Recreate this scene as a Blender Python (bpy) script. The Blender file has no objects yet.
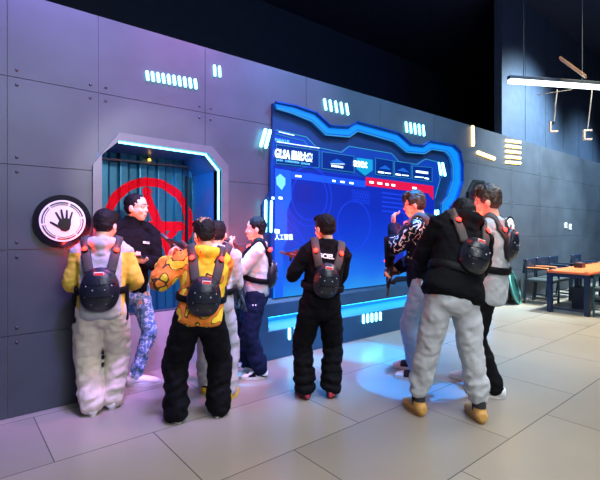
import bpy, bmesh, math, random
from mathutils import Vector, Matrix, noise
from mathutils.bvhtree import BVHTree
random.seed(7)
PI = math.pi
V = Vector
scn = bpy.context.scene
COL = scn.collection

# ---------------------------------------------------------------- camera model (level camera, 1.4 m up, wall along X)
F = 430.0; HZ = 229.0; CH = 1.4
CO, SI = 0.6348, 0.7727            # forward = (CO, SI), right = (SI, -CO)
WY = 3.82                          # plane of the long panelled wall

def at(px, py, z):
    u = (px-300)/F
    return V((z*(CO+SI*u), z*(SI-CO*u), CH-(py-HZ)/F*z))
def W(px, py, Y=WY):               # point of the vertical plane y = Y seen at a pixel
    u = (px-300)/F
    z = Y/(SI-CO*u)
    return at(px, py, z)
def G(px, py, Z=0.0):              # point of the level plane z = Z
    return at(px, py, (CH-Z)*F/(py-HZ))

# ---------------------------------------------------------------- materials
def lin(c):
    return tuple(((x/255)/12.92 if x/255 <= .04045 else ((x/255+.055)/1.055)**2.4) for x in c)
MATS = {}
def mat(name, col, rough=.6, metal=0., emit=None, es=0., bump=0., bscale=40., var=0., vscale=6., coat=0., spec=.5):
    if name in MATS: return MATS[name]
    m = bpy.data.materials.new(name); m.use_nodes = True
    nt = m.node_tree; b = nt.nodes['Principled BSDF']
    c = lin(col)
    b.inputs['Base Color'].default_value = (*c, 1)
    b.inputs['Roughness'].default_value = rough
    b.inputs['Metallic'].default_value = metal
    b.inputs['Specular IOR Level'].default_value = spec
    if coat: b.inputs['Coat Weight'].default_value = coat
    if emit:
        b.inputs['Emission Color'].default_value = (*lin(emit), 1)
        b.inputs['Emission Strength'].default_value = es
    tc = None
    if bump or var:
        tc = nt.nodes.new('ShaderNodeTexCoord')
    if bump:
        n = nt.nodes.new('ShaderNodeTexNoise'); n.inputs['Scale'].default_value = bscale; n.inputs['Detail'].default_value = 3
        nt.links.new(tc.outputs['Object'], n.inputs['Vector'])
        bp = nt.nodes.new('ShaderNodeBump'); bp.inputs['Strength'].default_value = bump; bp.inputs['Distance'].default_value = .02
        nt.links.new(n.outputs['Fac'], bp.inputs['Height']); nt.links.new(bp.outputs['Normal'], b.inputs['Normal'])
    if var:
        n = nt.nodes.new('ShaderNodeTexNoise'); n.inputs['Scale'].default_value = vscale; n.inputs['Detail'].default_value = 4
        nt.links.new(tc.outputs['Object'], n.inputs['Vector'])
        r = nt.nodes.new('ShaderNodeValToRGB')
        r.color_ramp.elements[0].position = .3; r.color_ramp.elements[1].position = .7
        r.color_ramp.elements[0].color = (*[x*(1-var) for x in c], 1)
        r.color_ramp.elements[1].color = (*[min(1, x*(1+var)) for x in c], 1)
        nt.links.new(n.outputs['Fac'], r.inputs['Fac']); nt.links.new(r.outputs['Color'], b.inputs['Base Color'])
    MATS[name] = m
    return m
def glow(name, col, s):
    m = mat(name, (20, 20, 20), .5, emit=col, es=s); return m
def ramp_mat(name, stops, scale, rough=.8, interp='CONSTANT', detail=1.5, stretch=(1, 1, 1), distortion=0.):
    if name in MATS: return MATS[name]
    m = bpy.data.materials.new(name); m.use_nodes = True
    nt = m.node_tree; b = nt.nodes['Principled BSDF']; b.inputs['Roughness'].default_value = rough
    tc = nt.nodes.new('ShaderNodeTexCoord'); mp = nt.nodes.new('ShaderNodeMapping'); mp.inputs['Scale'].default_value = stretch
    n = nt.nodes.new('ShaderNodeTexNoise'); n.inputs['Scale'].default_value = scale; n.inputs['Detail'].default_value = detail
    n.inputs['Distortion'].default_value = distortion
    r = nt.nodes.new('ShaderNodeValToRGB'); r.color_ramp.interpolation = interp
    el = r.color_ramp.elements
    while len(el) < len(stops): el.new(.5)
    for e, (p, c) in zip(el, stops): e.position = p; e.color = (*lin(c), 1)
    nt.links.new(tc.outputs['Object'], mp.inputs['Vector']); nt.links.new(mp.outputs['Vector'], n.inputs['Vector'])
    nt.links.new(n.outputs['Fac'], r.inputs['Fac']); nt.links.new(r.outputs['Color'], b.inputs['Base Color'])
    MATS[name] = m
    return m

# ---------------------------------------------------------------- objects
def link(name, me, m=None, parent=None, smooth=False):
    o = bpy.data.objects.new(name, me); COL.objects.link(o)
    if m is not None:
        for x in (m if isinstance(m, (list, tuple)) else [m]): me.materials.append(x)
    if parent is not None: o.parent = parent
    if smooth:
        for p in me.polygons: p.use_smooth = True
    return o
def obj(name, bm, m=None, parent=None, smooth=False):
    me = bpy.data.meshes.new(name); bmesh.ops.recalc_face_normals(bm, faces=bm.faces); bm.to_mesh(me); bm.free()
    return link(name, me, m, parent, smooth)
def tag(o, label=None, cat=None, group=None, kind=None):
    if label: o['label'] = label
    if cat: o['category'] = cat
    if group: o['group'] = group
    if kind: o['kind'] = kind
    return o
def thing(name, label, cat, loc=(0, 0, 0), rz=0, group=None):
    o = bpy.data.objects.new(name, None); COL.objects.link(o); o.location = loc; o.rotation_euler = (0, 0, rz)
    o.empty_display_size = .1
    return tag(o, label, cat, group)
def NB(): return bmesh.new()

def box(bm, c, s, M=None, bev=0.):
    r = bmesh.ops.create_cube(bm, size=1)
    mt = Matrix.Translation(V(c)) @ Matrix.Diagonal((*s, 1))
    if M is not None: mt = M @ mt
    bmesh.ops.transform(bm, matrix=mt, verts=r['verts'])
    if bev:
        es = list({e for v in r['verts'] for e in v.link_edges})
        bmesh.ops.bevel(bm, geom=es, offset=bev, segments=2, affect='EDGES', profile=.6)
def ell(bm, c, r, M=None, seg=20, ring=14):
    q = bmesh.ops.create_uvsphere(bm, u_segments=seg, v_segments=ring, radius=1)
    mt = Matrix.Translation(V(c)) @ Matrix.Diagonal((*r, 1))
    if M is not None: mt = M @ mt
    bmesh.ops.transform(bm, matrix=mt, verts=q['verts'])
def cyl(bm, a, b, r, r2=None, seg=14):
    a = V(a); b = V(b); d = b-a
    q = bmesh.ops.create_cone(bm, cap_ends=True, segments=seg, radius1=r, radius2=r if r2 is None else r2, depth=d.length)
    bmesh.ops.transform(bm, matrix=Matrix.Translation((a+b)/2) @ d.to_track_quat('Z', 'Y').to_matrix().to_4x4(), verts=q['verts'])
def prism(bm, pts, y0, y1):
    """polygon of (x, z) pairs extruded from y0 to y1"""
    a = [bm.verts.new((p[0], y0, p[1])) for p in pts]; b = [bm.verts.new((p[0], y1, p[1])) for p in pts]
    bm.faces.new(a); bm.faces.new(b[::-1]); n = len(pts)
    for i in range(n): bm.faces.new((a[i], b[i], b[(i+1) % n], a[(i+1) % n]))
def hprism(bm, pts, z0, z1):
    a = [bm.verts.new((p[0], p[1], z0)) for p in pts]; b = [bm.verts.new((p[0], p[1], z1)) for p in pts]
    bm.faces.new(a); bm.faces.new(b[::-1]); n = len(pts)
    for i in range(n): bm.faces.new((a[i], b[i], b[(i+1) % n], a[(i+1) % n]))
def wp(pts, Y=WY):                 # pixel outline -> (x, z) on the wall plane
    r = []
    for p in pts:
        q = W(p[0], p[1], Y); r.append((q.x, q.z))
    return r
def strip(bm, pts, w, y0, y1, closed=False):
    """thin bar following (x, z) points"""
    n = len(pts)
    for i in range(n if closed else n-1):
        a = V(pts[i]); b = V(pts[(i+1) % n]); d = (b-a)
        if d.length < 1e-6: continue
        d.normalize(); nn = V((-d.y, d.x))*w/2; e = d*w*.5
        q = [a-e+nn, b+e+nn, b+e-nn, a-e-nn]
        prism(bm, [(k.x, k.y) for k in q], y0, y1)
def band(bm, outer, inner, y0, y1, ym=None):
    """open ribbon between two polylines of same length, extruded"""
    n = len(outer)
    for i in range(n-1):
        q = [outer[i], outer[i+1], inner[i+1], inner[i]]
        prism(bm, q, y0, y1)
def text(name, s, loc, size, m, parent=None, rot=(PI/2, 0, 0), ext=.002, align='LEFT', shear=0., sx=1., bold=0.):
    cu = bpy.data.curves.new(name, 'FONT'); cu.body = s; cu.size = size; cu.extrude = ext; cu.align_x = align; cu.align_y = 'CENTER'
    cu.shear = shear; cu.offset = bold; cu.resolution_u = 3
    o = bpy.data.objects.new(name, cu); COL.objects.link(o)
    bpy.context.view_layer.update()
    dg = bpy.context.evaluated_depsgraph_get()
    me = bpy.data.meshes.new_from_object(o.evaluated_get(dg), depsgraph=dg)
    bpy.data.objects.remove(o, do_unlink=True)
    me.materials.clear()
    me.transform(Matrix.Diagonal((sx, 1, 1, 1)))
    t = link(name, me, m, parent); t.location = loc; t.rotation_euler = rot
    return t
def evaluated(o):
    bpy.context.view_layer.update()
    dg = bpy.context.evaluated_depsgraph_get()
    me = bpy.data.meshes.new_from_object(o.evaluated_get(dg), depsgraph=dg)
    old = o.data; o.modifiers.clear(); o.data = me
    bpy.data.meshes.remove(old)
    return o

# ---------------------------------------------------------------- organic tubes
def catmull(P, k):
    out = []
    n = len(P)
    for i in range(n-1):
        p0 = P[max(0, i-1)]; p1 = P[i]; p2 = P[i+1]; p3 = P[min(n-1, i+2)]
        for j in range(k):
            t = j/k
            out.append(.5*((2*p1)+(p2-p0)*t+(2*p0-5*p1+4*p2-p3)*t*t+(3*p1-p0-3*p2+p3)*t**3))
    out.append(P[-1])
    return out
def tube(bm, pts, rad, side=V((1, 0, 0)), k=5, seg=16, wr=0., wf=26., wprof=None, sq=2., seed=0., cap=.55, flat=None):
    """closed tube along pts; rad: list of r or (r_side, r_front)"""
    R = [V((r, r)) if not isinstance(r, (tuple, list)) else V(r) for r in rad]
    C = [V(p) for p in pts]
    C = catmull(C, k); R = catmull(R, k)
    n = len(C); rings = []
    L = 0
    for i in range(n):
        t = (C[min(i+1, n-1)]-C[max(i-1, 0)])
        if t.length < 1e-9: t = V((0, 0, 1))
        t.normalize()
        s = side-t*side.dot(t)
        if s.length < .05: s = V((0, 1, 0))-t*t.y
        s.normalize(); f = t.cross(s)
        if i: L += (C[i]-C[i-1]).length
        amp = wr*(wprof(i/(n-1)) if wprof else 1)
        rings.append((C[i], s, f, t, R[i], L, amp))
    def mk(c, s, f, rx, ry, L, amp):
        vs = []
        for j in range(seg):
            a = 2*PI*j/seg; ca, sa = math.cos(a), math.sin(a)
            e = 2/sq
            x = math.copysign(abs(ca)**e, ca); y = math.copysign(abs(sa)**e, sa)
            d = amp*noise.noise(V((L*wf+ca*.9, sa*.9+seed, seed*1.7+ca*.5))) if amp else 0
            vs.append(bm.verts.new(c+s*(x*(rx+d))+f*(y*(ry+d))))
        return vs
    loops = []
    c, s, f, t, r, l, am = rings[0]; q = min(r)*cap
    loops.append(mk(c-t*q, s, f, r.x*.6, r.y*.6, l, 0))
    loops.append(mk(c-t*q*.55, s, f, r.x*.87, r.y*.87, l, 0))
    for (c, s, f, t, r, l, am) in rings: loops.append(mk(c, s, f, r.x, r.y, l, am))
    q = min(r)*cap
    loops.append(mk(c+t*q*.55, s, f, r.x*.87, r.y*.87, l, 0))
    loops.append(mk(c+t*q, s, f, r.x*.6, r.y*.6, l, 0))
    for a, b in zip(loops, loops[1:]):
        for j in range(seg): bm.faces.new((a[j], a[(j+1) % seg], b[(j+1) % seg], b[j]))
    bm.faces.new(loops[0][::-1]); bm.faces.new(loops[-1])
def solid(name, bm, voxel, mats, parent=None, disp=0., dsize=.1, smooth=2, paint=None, disp2=0., dsize2=.02):
    bmesh.ops.recalc_face_normals(bm, faces=bm.faces)
    me = bpy.data.meshes.new(name); bm.to_mesh(me); bm.free()
    o = bpy.data.objects.new(name, me); COL.objects.link(o)
    r = o.modifiers.new('r', 'REMESH'); r.mode = 'VOXEL'; r.voxel_size = voxel
    if smooth:
        s = o.modifiers.new('s', 'SMOOTH'); s.factor = .5; s.iterations = smooth
    for dd, ds in ((disp, dsize), (disp2, dsize2)):
        if dd:
            tx = bpy.data.textures.new('folds', 'CLOUDS'); tx.noise_scale = ds; tx.noise_depth = 1
            d = o.modifiers.new('d', 'DISPLACE'); d.texture = tx; d.strength = dd; d.mid_level = .5; d.texture_coords = 'LOCAL'
    evaluated(o)
    me = o.data; me.materials.clear()
    for m in (mats if isinstance(mats, (list, tuple)) else [mats]): me.materials.append(m)
    for p in me.polygons:
        p.use_smooth = True
        if paint: p.material_index = paint(p.center)
    me.name = name
    if parent is not None: o.parent = parent
    return o
def bez2(a, b, l1, l2, hint):
    """two-bone joint: elbow or knee"""
    d = b-a; L = d.length
    if L > (l1+l2)*.999:
        b = a+d*((l1+l2)*.999/L); d = b-a; L = d.length
    x = (l1*l1-l2*l2+L*L)/(2*L); h = math.sqrt(max(0, l1*l1-x*x))
    u = d/L; p = hint-u*hint.dot(u)
    if p.length < 1e-4: p = V((0, -1, 0))
    p.normalize()
    return a+u*x+p*h, b
# ================================================================ SETTING
M_panel = mat('grey wall panel', (64, 72, 82), .42, .2, bump=.04, bscale=9, var=.16, vscale=2.2)
M_gap = mat('panel gap', (120, 126, 134), .6)
M_dark = mat('black upper wall', (20, 34, 60), .7, var=.2)
M_dark2 = mat('navy upper panel', (42, 58, 78), .6, var=.15)
M_trim = mat('grey metal trim', (92, 96, 108), .4, .4, var=.1)
M_reveal = mat('blue-lit reveal', (30, 100, 165), .35, .2)  # metal lining; the blue light on it is put into this colour
M_rivet = mat('steel rivet', (70, 72, 78), .4, .7)
M_seam = mat('seam line', (140, 146, 155), .5)

# floor: large stone tiles
def floor_mat():
    m = bpy.data.materials.new('stone floor tiles'); m.use_nodes = True
    nt = m.node_tree; b = nt.nodes['Principled BSDF']
    tc = nt.nodes.new('ShaderNodeTexCoord'); mp = nt.nodes.new('ShaderNodeMapping'); mp.inputs['Location'].default_value = (.1, .27, 0)
    br = nt.nodes.new('ShaderNodeTexBrick'); br.offset = .5; br.inputs['Scale'].default_value = 1
    br.inputs['Brick Width'].default_value = 1.2; br.inputs['Row Height'].default_value = .8; br.inputs['Mortar Size'].default_value = .004
    br.inputs['Color1'].default_value = (*lin((160, 154, 142)), 1); br.inputs['Color2'].default_value = (*lin((148, 143, 133)), 1)
    br.inputs['Mortar'].default_value = (*lin((96, 92, 86)), 1)
    n = nt.nodes.new('ShaderNodeTexNoise'); n.inputs['Scale'].default_value = 1.3; n.inputs['Detail'].default_value = 2
    mx = nt.nodes.new('ShaderNodeMixRGB'); mx.blend_type = 'MULTIPLY'; mx.inputs[0].default_value = .18
    nt.links.new(tc.outputs['Object'], mp.inputs['Vector']); nt.links.new(mp.outputs[0], br.inputs['Vector']); nt.links.new(mp.outputs[0], n.inputs['Vector'])
    nt.links.new(br.outputs['Color'], mx.inputs[1]); nt.links.new(n.outputs['Fac'], mx.inputs[2]); nt.links.new(mx.outputs[0], b.inputs['Base Color'])
    b.inputs['Roughness'].default_value = .27
    b.inputs['Specular IOR Level'].default_value = .6
    return m
X0, X1, Y0, Y1, ZC = -3.2, 17.0, -3.5, 7.5, 6.2
bm = NB(); box(bm, ((X0+X1)/2, (Y0+Y1)/2, -.05), (X1-X0, Y1-Y0, .1)); tag(obj('floor', bm, floor_mat()), kind='structure')
bm = NB(); box(bm, ((X0+X1)/2, (Y0+Y1)/2, ZC+.05), (X1-X0, Y1-Y0, .1)); tag(obj('ceiling', bm, M_dark), kind='structure')
for nm, c, s in (('wall_left', (X0-.05, (Y0+Y1)/2, ZC/2), (.1, Y1-Y0, ZC)), ('wall_right', (X1+.05, (Y0+Y1)/2, ZC/2), (.1, Y1-Y0, ZC)),
                 ('wall_front', ((X0+X1)/2, Y0-.05, ZC/2), (X1-X0, .1, ZC)), ('wall_rear', ((X0+X1)/2, Y1+.05, ZC/2), (X1-X0, .1, ZC))):
    bm = NB(); box(bm, c, s); tag(obj(nm, bm, M_dark), kind='structure')
# darker panelled wall that rises behind the wall top on the right
bm = NB()
xs = [8.42+i*1.05 for i in range(9)]
for a, b in zip(xs, xs[1:]): box(bm, ((a+b)/2, 4.05, (3.0+ZC)/2), (b-a-.02, .08, ZC-3.0))
box(bm, ((xs[0]+xs[-1])/2, 4.12, (3.0+ZC)/2), (xs[-1]-xs[0], .08, ZC-3.0))
tag(obj('wall_upper', bm, M_dark2), kind='structure')

# the long panelled wall, with the doorway cut out
WTOP = 3.17
door_px = [(101, 155), (119, 140.5), (208, 153.5), (221, 170)]
dp = wp(door_px)
DXL, DXR = dp[0][0], dp[3][0]
door_poly = [(DXL, -.2), dp[0], dp[1], dp[2], (DXR, dp[3][1]), (DXR, -.2)]
rows = [0, .608, 1.245, 1.88, 2.53, WTOP]
cols = [-3.15, -2.2, -.95, .344, .97, 1.942, 3.229, 4.543, 5.82, 7.11, 8.40, 9.70, 11.0, 12.3, 13.6, 14.9, 16.2, 16.95]
bc = NB(); prism(bc, door_poly, WY-.3, WY+.5); cutter = obj('cut', bc)
def cut(o):
    b = o.modifiers.new('b', 'BOOLEAN'); b.operation = 'DIFFERENCE'; b.object = cutter; b.solver = 'EXACT'
    evaluated(o)
bm = NB(); box(bm, ((X0+X1)/2, WY+.08, WTOP/2), (X1-X0-.02, .14, WTOP-.01))
wall = obj('wall_panelled', bm, M_gap); cut(wall); tag(wall, kind='structure')
bm = NB(); g = .005
for i, (xa, xb) in enumerate(zip(cols, cols[1:])):
    for j, (za, zb) in enumerate(zip(rows, rows[1:])):
        box(bm, ((xa+xb)/2, WY+.004, (za+zb)/2), (xb-xa-g, .012, zb-za-g))
pan = obj('panelling', bm, M_panel, wall); cut(pan)
bpy.data.objects.remove(cutter, do_unlink=True)
# rivets round the panel corners that show
rb = NB(); bmesh.ops.create_uvsphere(rb, u_segments=8, v_segments=6, radius=.011)
bmesh.ops.transform(rb, matrix=Matrix.Diagonal((1, .5, 1, 1)), verts=rb.verts)
rv = obj('rivet', rb, M_rivet, wall, True); first = True
for x in cols[3:13]:
    for z in rows[1:5]:
        if DXL-.15 < x < DXR+.1 and z < 2.4: continue
        if 2.6 < x < 7.1 and z < 2.4: continue
        for dx in (-.06, .06):
            for dz in (-.055, .055):
                o = rv if first else rv.copy()
                if not first: COL.objects.link(o); o.parent = wall
                first = False
                o.location = (x+dx, WY-.004, z+dz)

# doorway: trim, lining, door
M_led = glow('cyan led', (110, 225, 255), 7)
M_ledsoft = glow('blue led', (40, 150, 255), 3)
outer = wp([(92, 400), (92, 165), (118, 133), (211, 147), (227, 166), (227, 400)])
outer[0] = (outer[1][0], 0); outer[-1] = (outer[-2][0], 0)
inner = [(DXL, 0), dp[0], dp[1], dp[2], (DXR, dp[3][1]), (DXR, 0)]
bm = NB(); band(bm, outer, inner, WY-.03, WY+.01)
tr = obj('trim_doorway', bm, M_trim); tag(tr, kind='structure')
DY = 4.42
bm = NB()
oo = [(DXL-.03, 0), (DXL-.03, dp[0][1]+.01), (dp[1][0]-.01, dp[1][1]+.03), (dp[2][0]+.01, dp[2][1]+.03), (DXR+.03, dp[3][1]+.01), (DXR+.03, 0)]
band(bm, oo, inner, WY, DY+.1)
tag(obj('trim_reveal', bm, M_reveal), kind='structure')
# LED line round the reveal's front edge
k = .985
bm = NB()
def inset(p, d):
    cx = (DXL+DXR)/2
    return (p[0]+(d if p[0] < cx else -d), p[1]-d*.7)
led = [inset(dp[1], .012), inset(dp[2], .012), (DXR-.012, dp[3][1]-.006), (DXR-.012, .02)]
strip(bm, led, .014, WY+.02, WY+.04)
lo = obj('led_strip', bm, M_led, tr); tag(lo, None, None)
bm = NB()
# corrugated door sheet
c0 = W(151, 223, DY)
CX, CZ, R = c0.x, c0.z, .425
zb, zt = .54, dp[1][1]+.02
cell = .009; nx = int((DXR-DXL)/cell); nz = int((zt-zb)/cell)
def corr(x):
    t = (x/.19) % 1
    a = .028
    if t < .38: return 0
    if t < .5: return a*(t-.38)/.12
    if t < .88: return a
    return a*(1-(t-.88)/.12)
grid = [[bm.verts.new((DXL+(DXR-DXL)*i/nx, DY+corr(DXL+(DXR-DXL)*i/nx), zb+(zt-zb)*j/nz)) for j in range(nz+1)] for i in range(nx+1)]
for i in range(nx):
    for j in range(nz):
        f = bm.faces.new((grid[i][j], grid[i+1][j], grid[i+1][j+1], grid[i][j+1]))
        c = f.calc_center_median(); x = (c.x-CX); z = c.z-CZ; r = math.hypot(x, z)
        red = abs(r-R) < .045
        def seg(ax, az, bx, bz, w):
            d = V((bx-ax, bz-az)); q = V((x-ax, z-az)); t = max(0, min(1, q.dot(d)/d.dot(d)))
            return (q-d*t).length < w
        red |= seg(-.05, .33, .20, -.33, .042) or seg(-.02, .33, -.27, -.30, .036) or seg(.02, -.03, .33, -.03, .05) or seg(.30, -.02, .20, -.16, .035) or seg(-.12, -.2, .1, -.2, .03)
        f.material_index = 1 if red else 0
dm = mat('teal corrugated steel', (30, 96, 128), .35, .5, var=.12, vscale=3)
rm = mat('red mural paint', (220, 6, 34), .75, spec=.08)
door = obj('door_1', bm, [dm, rm]); tag(door, kind='structure')
bm = NB(); box(bm, ((DXL+DXR)/2, DY-.02, zb+.0), (DXR-DXL-.01, .06, .03)); box(bm, ((DXL+DXR)/2, DY-.02, zt-.10), (DXR-DXL-.01, .05, .02)); obj('rail', bm, M_trim, door)
bm = NB(); box(bm, (DXR-.09, DY-.01, (zb+zt)/2), (.02, .03, zt-zb-.4)); obj('door_edge', bm, mat('dark steel', (18, 28, 44), .4, .5), door)
# sloping kick panel below it
bm = NB()
pts = [(4.20, 0), (DY+.06, 0), (DY+.06, zb), (4.36, zb)]
a = [bm.verts.new((DXL+.003, p[0], p[1])) for p in pts]; b = [bm.verts.new((DXR-.003, p[0], p[1])) for p in pts]
bm.faces.new(a); bm.faces.new(b[::-1])
for i in range(4): bm.faces.new((a[i], b[i], b[(i+1) % 4], a[(i+1) % 4]))
tag(obj('trim_threshold', bm, mat('pale grey panel', (150, 142, 146), .5, .1, var=.08)), kind='structure')
q = W(149, 158, DY-.06)
lt = thing('spot_lamp', 'tiny amber lamp fixed at the top of the recessed doorway', 'lamp', (q.x, q.y, q.z))
bm = NB(); box(bm, (0, 0, .015), (.03, .05, .05), bev=.006); obj('lamp_body', bm, mat('brass', (150, 110, 50), .3, .8), lt)
bm = NB(); cyl(bm, (0, -.012, -.012), (0, -.012, -.03), .014); obj('bulb', bm, glow('amber', (255, 190, 60), 6), lt)

# ================================================================ ROUND HAND SIGNS
M_white = mat('white print', (232, 226, 236), .5)
M_black = mat('black print', (12, 12, 18), .35)
def disc(bm, r, y0, y1, seg=56, r0=0, a0=0, a1=2*PI):
    n = max(3, int(seg*(a1-a0)/(2*PI)))
    if r0 == 0 and a1-a0 > 6.2:
        prism(bm, [(r*math.cos(a0+(a1-a0)*i/n), r*math.sin(a0+(a1-a0)*i/n)) for i in range(n)], y0, y1)
    else:
        for i in range(n):
            p, q = a0+(a1-a0)*i/n, a0+(a1-a0)*(i+1)/n
            prism(bm, [(r*math.cos(p), r*math.sin(p)), (r*math.cos(q), r*math.sin(q)), (r0*math.cos(q), r0*math.sin(q)), (r0*math.cos(p), r0*math.sin(p))], y0, y1)
def hand_sign(c, label):
    t = thing('round_sign', label, 'sign', c, 0, None)
    bm = NB(); disc(bm, .205, -.03, 0); obj('backing', bm, mat('gloss black', (16, 18, 26), .15, coat=.4), t)
    bm = NB(); disc(bm, .163, -.034, -.029); obj('face', bm, M_white, t)
    bm = NB()
    for i in range(6): disc(bm, .148, -.037, -.033, 60, .139, .25+i*PI/3, .25+(i+.9)*PI/3)
    for i in range(6): disc(bm, .130, -.037, -.033, 60, .126, .25+i*PI/3, .25+(i+.9)*PI/3)
    obj('ring', bm, M_black, t)
    bm = NB()
    prism(bm, [(-.02, .012), (-.036, -.016), (-.035, -.05), (-.01, -.078), (.02, -.085), (.045, -.07), (.056, -.03), (.056, .012), (.03, .022), (0, .02)], -.037, -.033)
    for (x0, z0, x1, z1, w) in ((-.02, .01, -.048, .062, .009), (.0, .015, -.012, .083, .0095), (.025, .018, .027, .08, .009), (.048, .008, .064, .066, .008), (-.03, -.045, -.084, -.012, .010)):
        for s in range(9):
            tt = s/8; x = x0+(x1-x0)*tt; z = z0+(z1-z0)*tt
            prism(bm, [(x+w*(1.05-.25*tt)*math.cos(a*PI/5), z+w*(1.05-.25*tt)*math.sin(a*PI/5)) for a in range(10)], -.0371-s*1e-5, -.033)
    obj('hand_mark', bm, M_black, t)
    return t
c = W(62, 221); hand_sign((c.x, WY-.004, c.z), 'round black and white sign with a black hand print, left of the doorway')
c = W(508.5, 227); hand_sign((c.x, WY-.004, c.z), 'small-looking round hand print sign on the far wall behind the teenager')

# ================================================================ LIGHT BARS
def bar(bm, a, b, w, y0):
    """rounded bar between (x, z) a and b, standing proud of the plane y0"""
    cyl(bm, (a[0], y0, a[1]), (b[0], y0, b[1]), w/2, seg=10)
    ell(bm, (a[0], y0, a[1]), (w/2, w/2, w/2), seg=10, ring=6); ell(bm, (b[0], y0, b[1]), (w/2, w/2, w/2), seg=10, ring=6)
M_cy = glow('cyan bar light', (120, 235, 255), 9)
M_warm = glow('warm bar light', (255, 205, 110), 9)
def bars(label, pxs, w, m=None, Y=WY-.012, group=None, pool=None):
    ps = [(W(a, b, Y), W(c_, d, Y)) for a, b, c_, d in pxs]
    o0 = sum([p+q for p, q in ps], V())/(2*len(ps))
    t = thing('wall_light', label, 'light', (o0.x, WY if Y > WY-.05 else Y+.02, o0.z), 0, group)
    for p, q in ps:
        bm = NB(); bar(bm, (p.x-o0.x, p.z-o0.z), (q.x-o0.x, q.z-o0.z), w, Y-t.location.y); obj('light_bar', bm, m or M_cy, t, True)
    return t
bars('row of ten cyan light bars high on the wall above the doorway', [(147+i*5.35, 71.5+i*.9+.4, 148+i*5.35, 79.2+i*.95) for i in range(10)], .026)
bars('pair of cyan light bars above and right of the doorway row, by the wall top', [(214.5, 66, 215, 75), (219.5, 67, 220, 76)], .024)
bars('row of five cyan bars above the display, nearer the title side', [(324.5+i*5.5, 99.5+i*1.2, 326+i*5.5, 109.3+i*1.2) for i in range(5)], .028)
bars('row of five cyan bars above the display, at its far right', [(406+i*4.3, 122.5+i*.8, 407+i*4.3, 131.5+i*.9) for i in range(5)], .03)
# ================================================================ DISPLAY
M_sur = mat('dark blue surround', (18, 52, 98), .4, .3, var=.1)
M_band = mat('lit blue channel', (10, 90, 200), .3, .1, emit=(0, 132, 236), es=.8)
M_edge = glow('cyan edge line', (40, 165, 225), .8)
M_frame = mat('deep blue frame', (10, 40, 120), .35, .2, emit=(2, 70, 165), es=.5)
M_box = mat('display header glass', (3, 20, 70), .25, emit=(2, 46, 130), es=.65)
M_txt = glow('white screen text', (215, 245, 255), 2.6)
M_txt2 = glow('pale blue screen text', (90, 190, 255), 1.6)
dis = thing('arena_display', 'large blue glowing display portal with title header and angular neon frame', 'display', (W(350, 250).x, WY, 0))
DO = dis.location.copy()
def dpart(name, bm, m, parent=None, smooth=False):
    bmesh.ops.translate(bm, vec=-DO, verts=bm.verts) if parent is None else bmesh.ops.translate(bm, vec=-DO, verts=bm.verts)
    return obj(name, bm, m, parent or dis, smooth)
out_px = [(271, 104), (290, 107.5), (311, 114.5), (325, 127), (343, 128), (351.5, 123), (393.5, 134), (406, 145), (418, 146.5), (425, 142), (449, 146), (455, 152), (457.5, 166), (457.5, 182), (452, 200), (446, 207), (446, 262), (446, 272)]
in_px = [(273, 110), (288, 114.5), (308, 122.5), (322, 136), (345, 138), (353.5, 132), (390, 142.5), (403, 153), (420, 154.5), (427.5, 150), (441, 152), (446, 157), (449, 167), (449, 181), (444, 197), (438.5, 204), (438.5, 262), (438.5, 272)]
left = [(262, 300), (261, 205), (268, 192), (268, 165), (268.5, 150), (271, 128)]
po, pi_ = wp(out_px), wp(in_px)
back = wp(left)+po
bm = NB(); prism(bm, back, WY-.03, WY); dpart('surround', bm, M_sur)
def mixp(t): return [(a[0]*(1-t)+b[0]*t, a[1]*(1-t)+b[1]*t) for a, b in zip(po, pi_)]
bm = NB(); band(bm, po, pi_, WY-.072, WY-.03); dpart('channel_body', bm, mat('channel blue', (14, 84, 160), .35, .1, emit=(0, 84, 170), es=.35))
bm = NB(); band(bm, mixp(.26), mixp(.82), WY-.077, WY-.06); dpart('neon_channel', bm, M_band)
bm = NB(); strip(bm, po, .014, WY-.11, WY-.074)
dpart('channel_rim', bm, mat('blue rim', (14, 70, 150), .3, .4))
bm = NB(); strip(bm, pi_, .012, WY-.084, WY-.07); dpart('edge_light', bm, M_edge)
# inner panel
inn = [(273, 131), (303, 138), (313, 148), (338, 153), (345.6, 147), (388, 154), (395, 162), (413.5, 165), (422, 159.5), (434, 162.5), (436.5, 180), (431.5, 198), (431, 274.5), (392, 276), (383, 283.5), (270, 297.5), (268, 240), (268, 165), (270, 148)]
pn = wp(inn)
bm = NB(); prism(bm, pn, WY-.06, WY-.03); dpart('inner_frame', bm, M_frame)
bm = NB(); strip(bm, pn[:12], .010, WY-.066, WY-.058); strip(bm, wp([(276, 134), (304, 141), (312, 151)], WY-.062), .005, WY-.066, WY-.06)
dpart('frame_outline', bm, M_edge)
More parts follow.
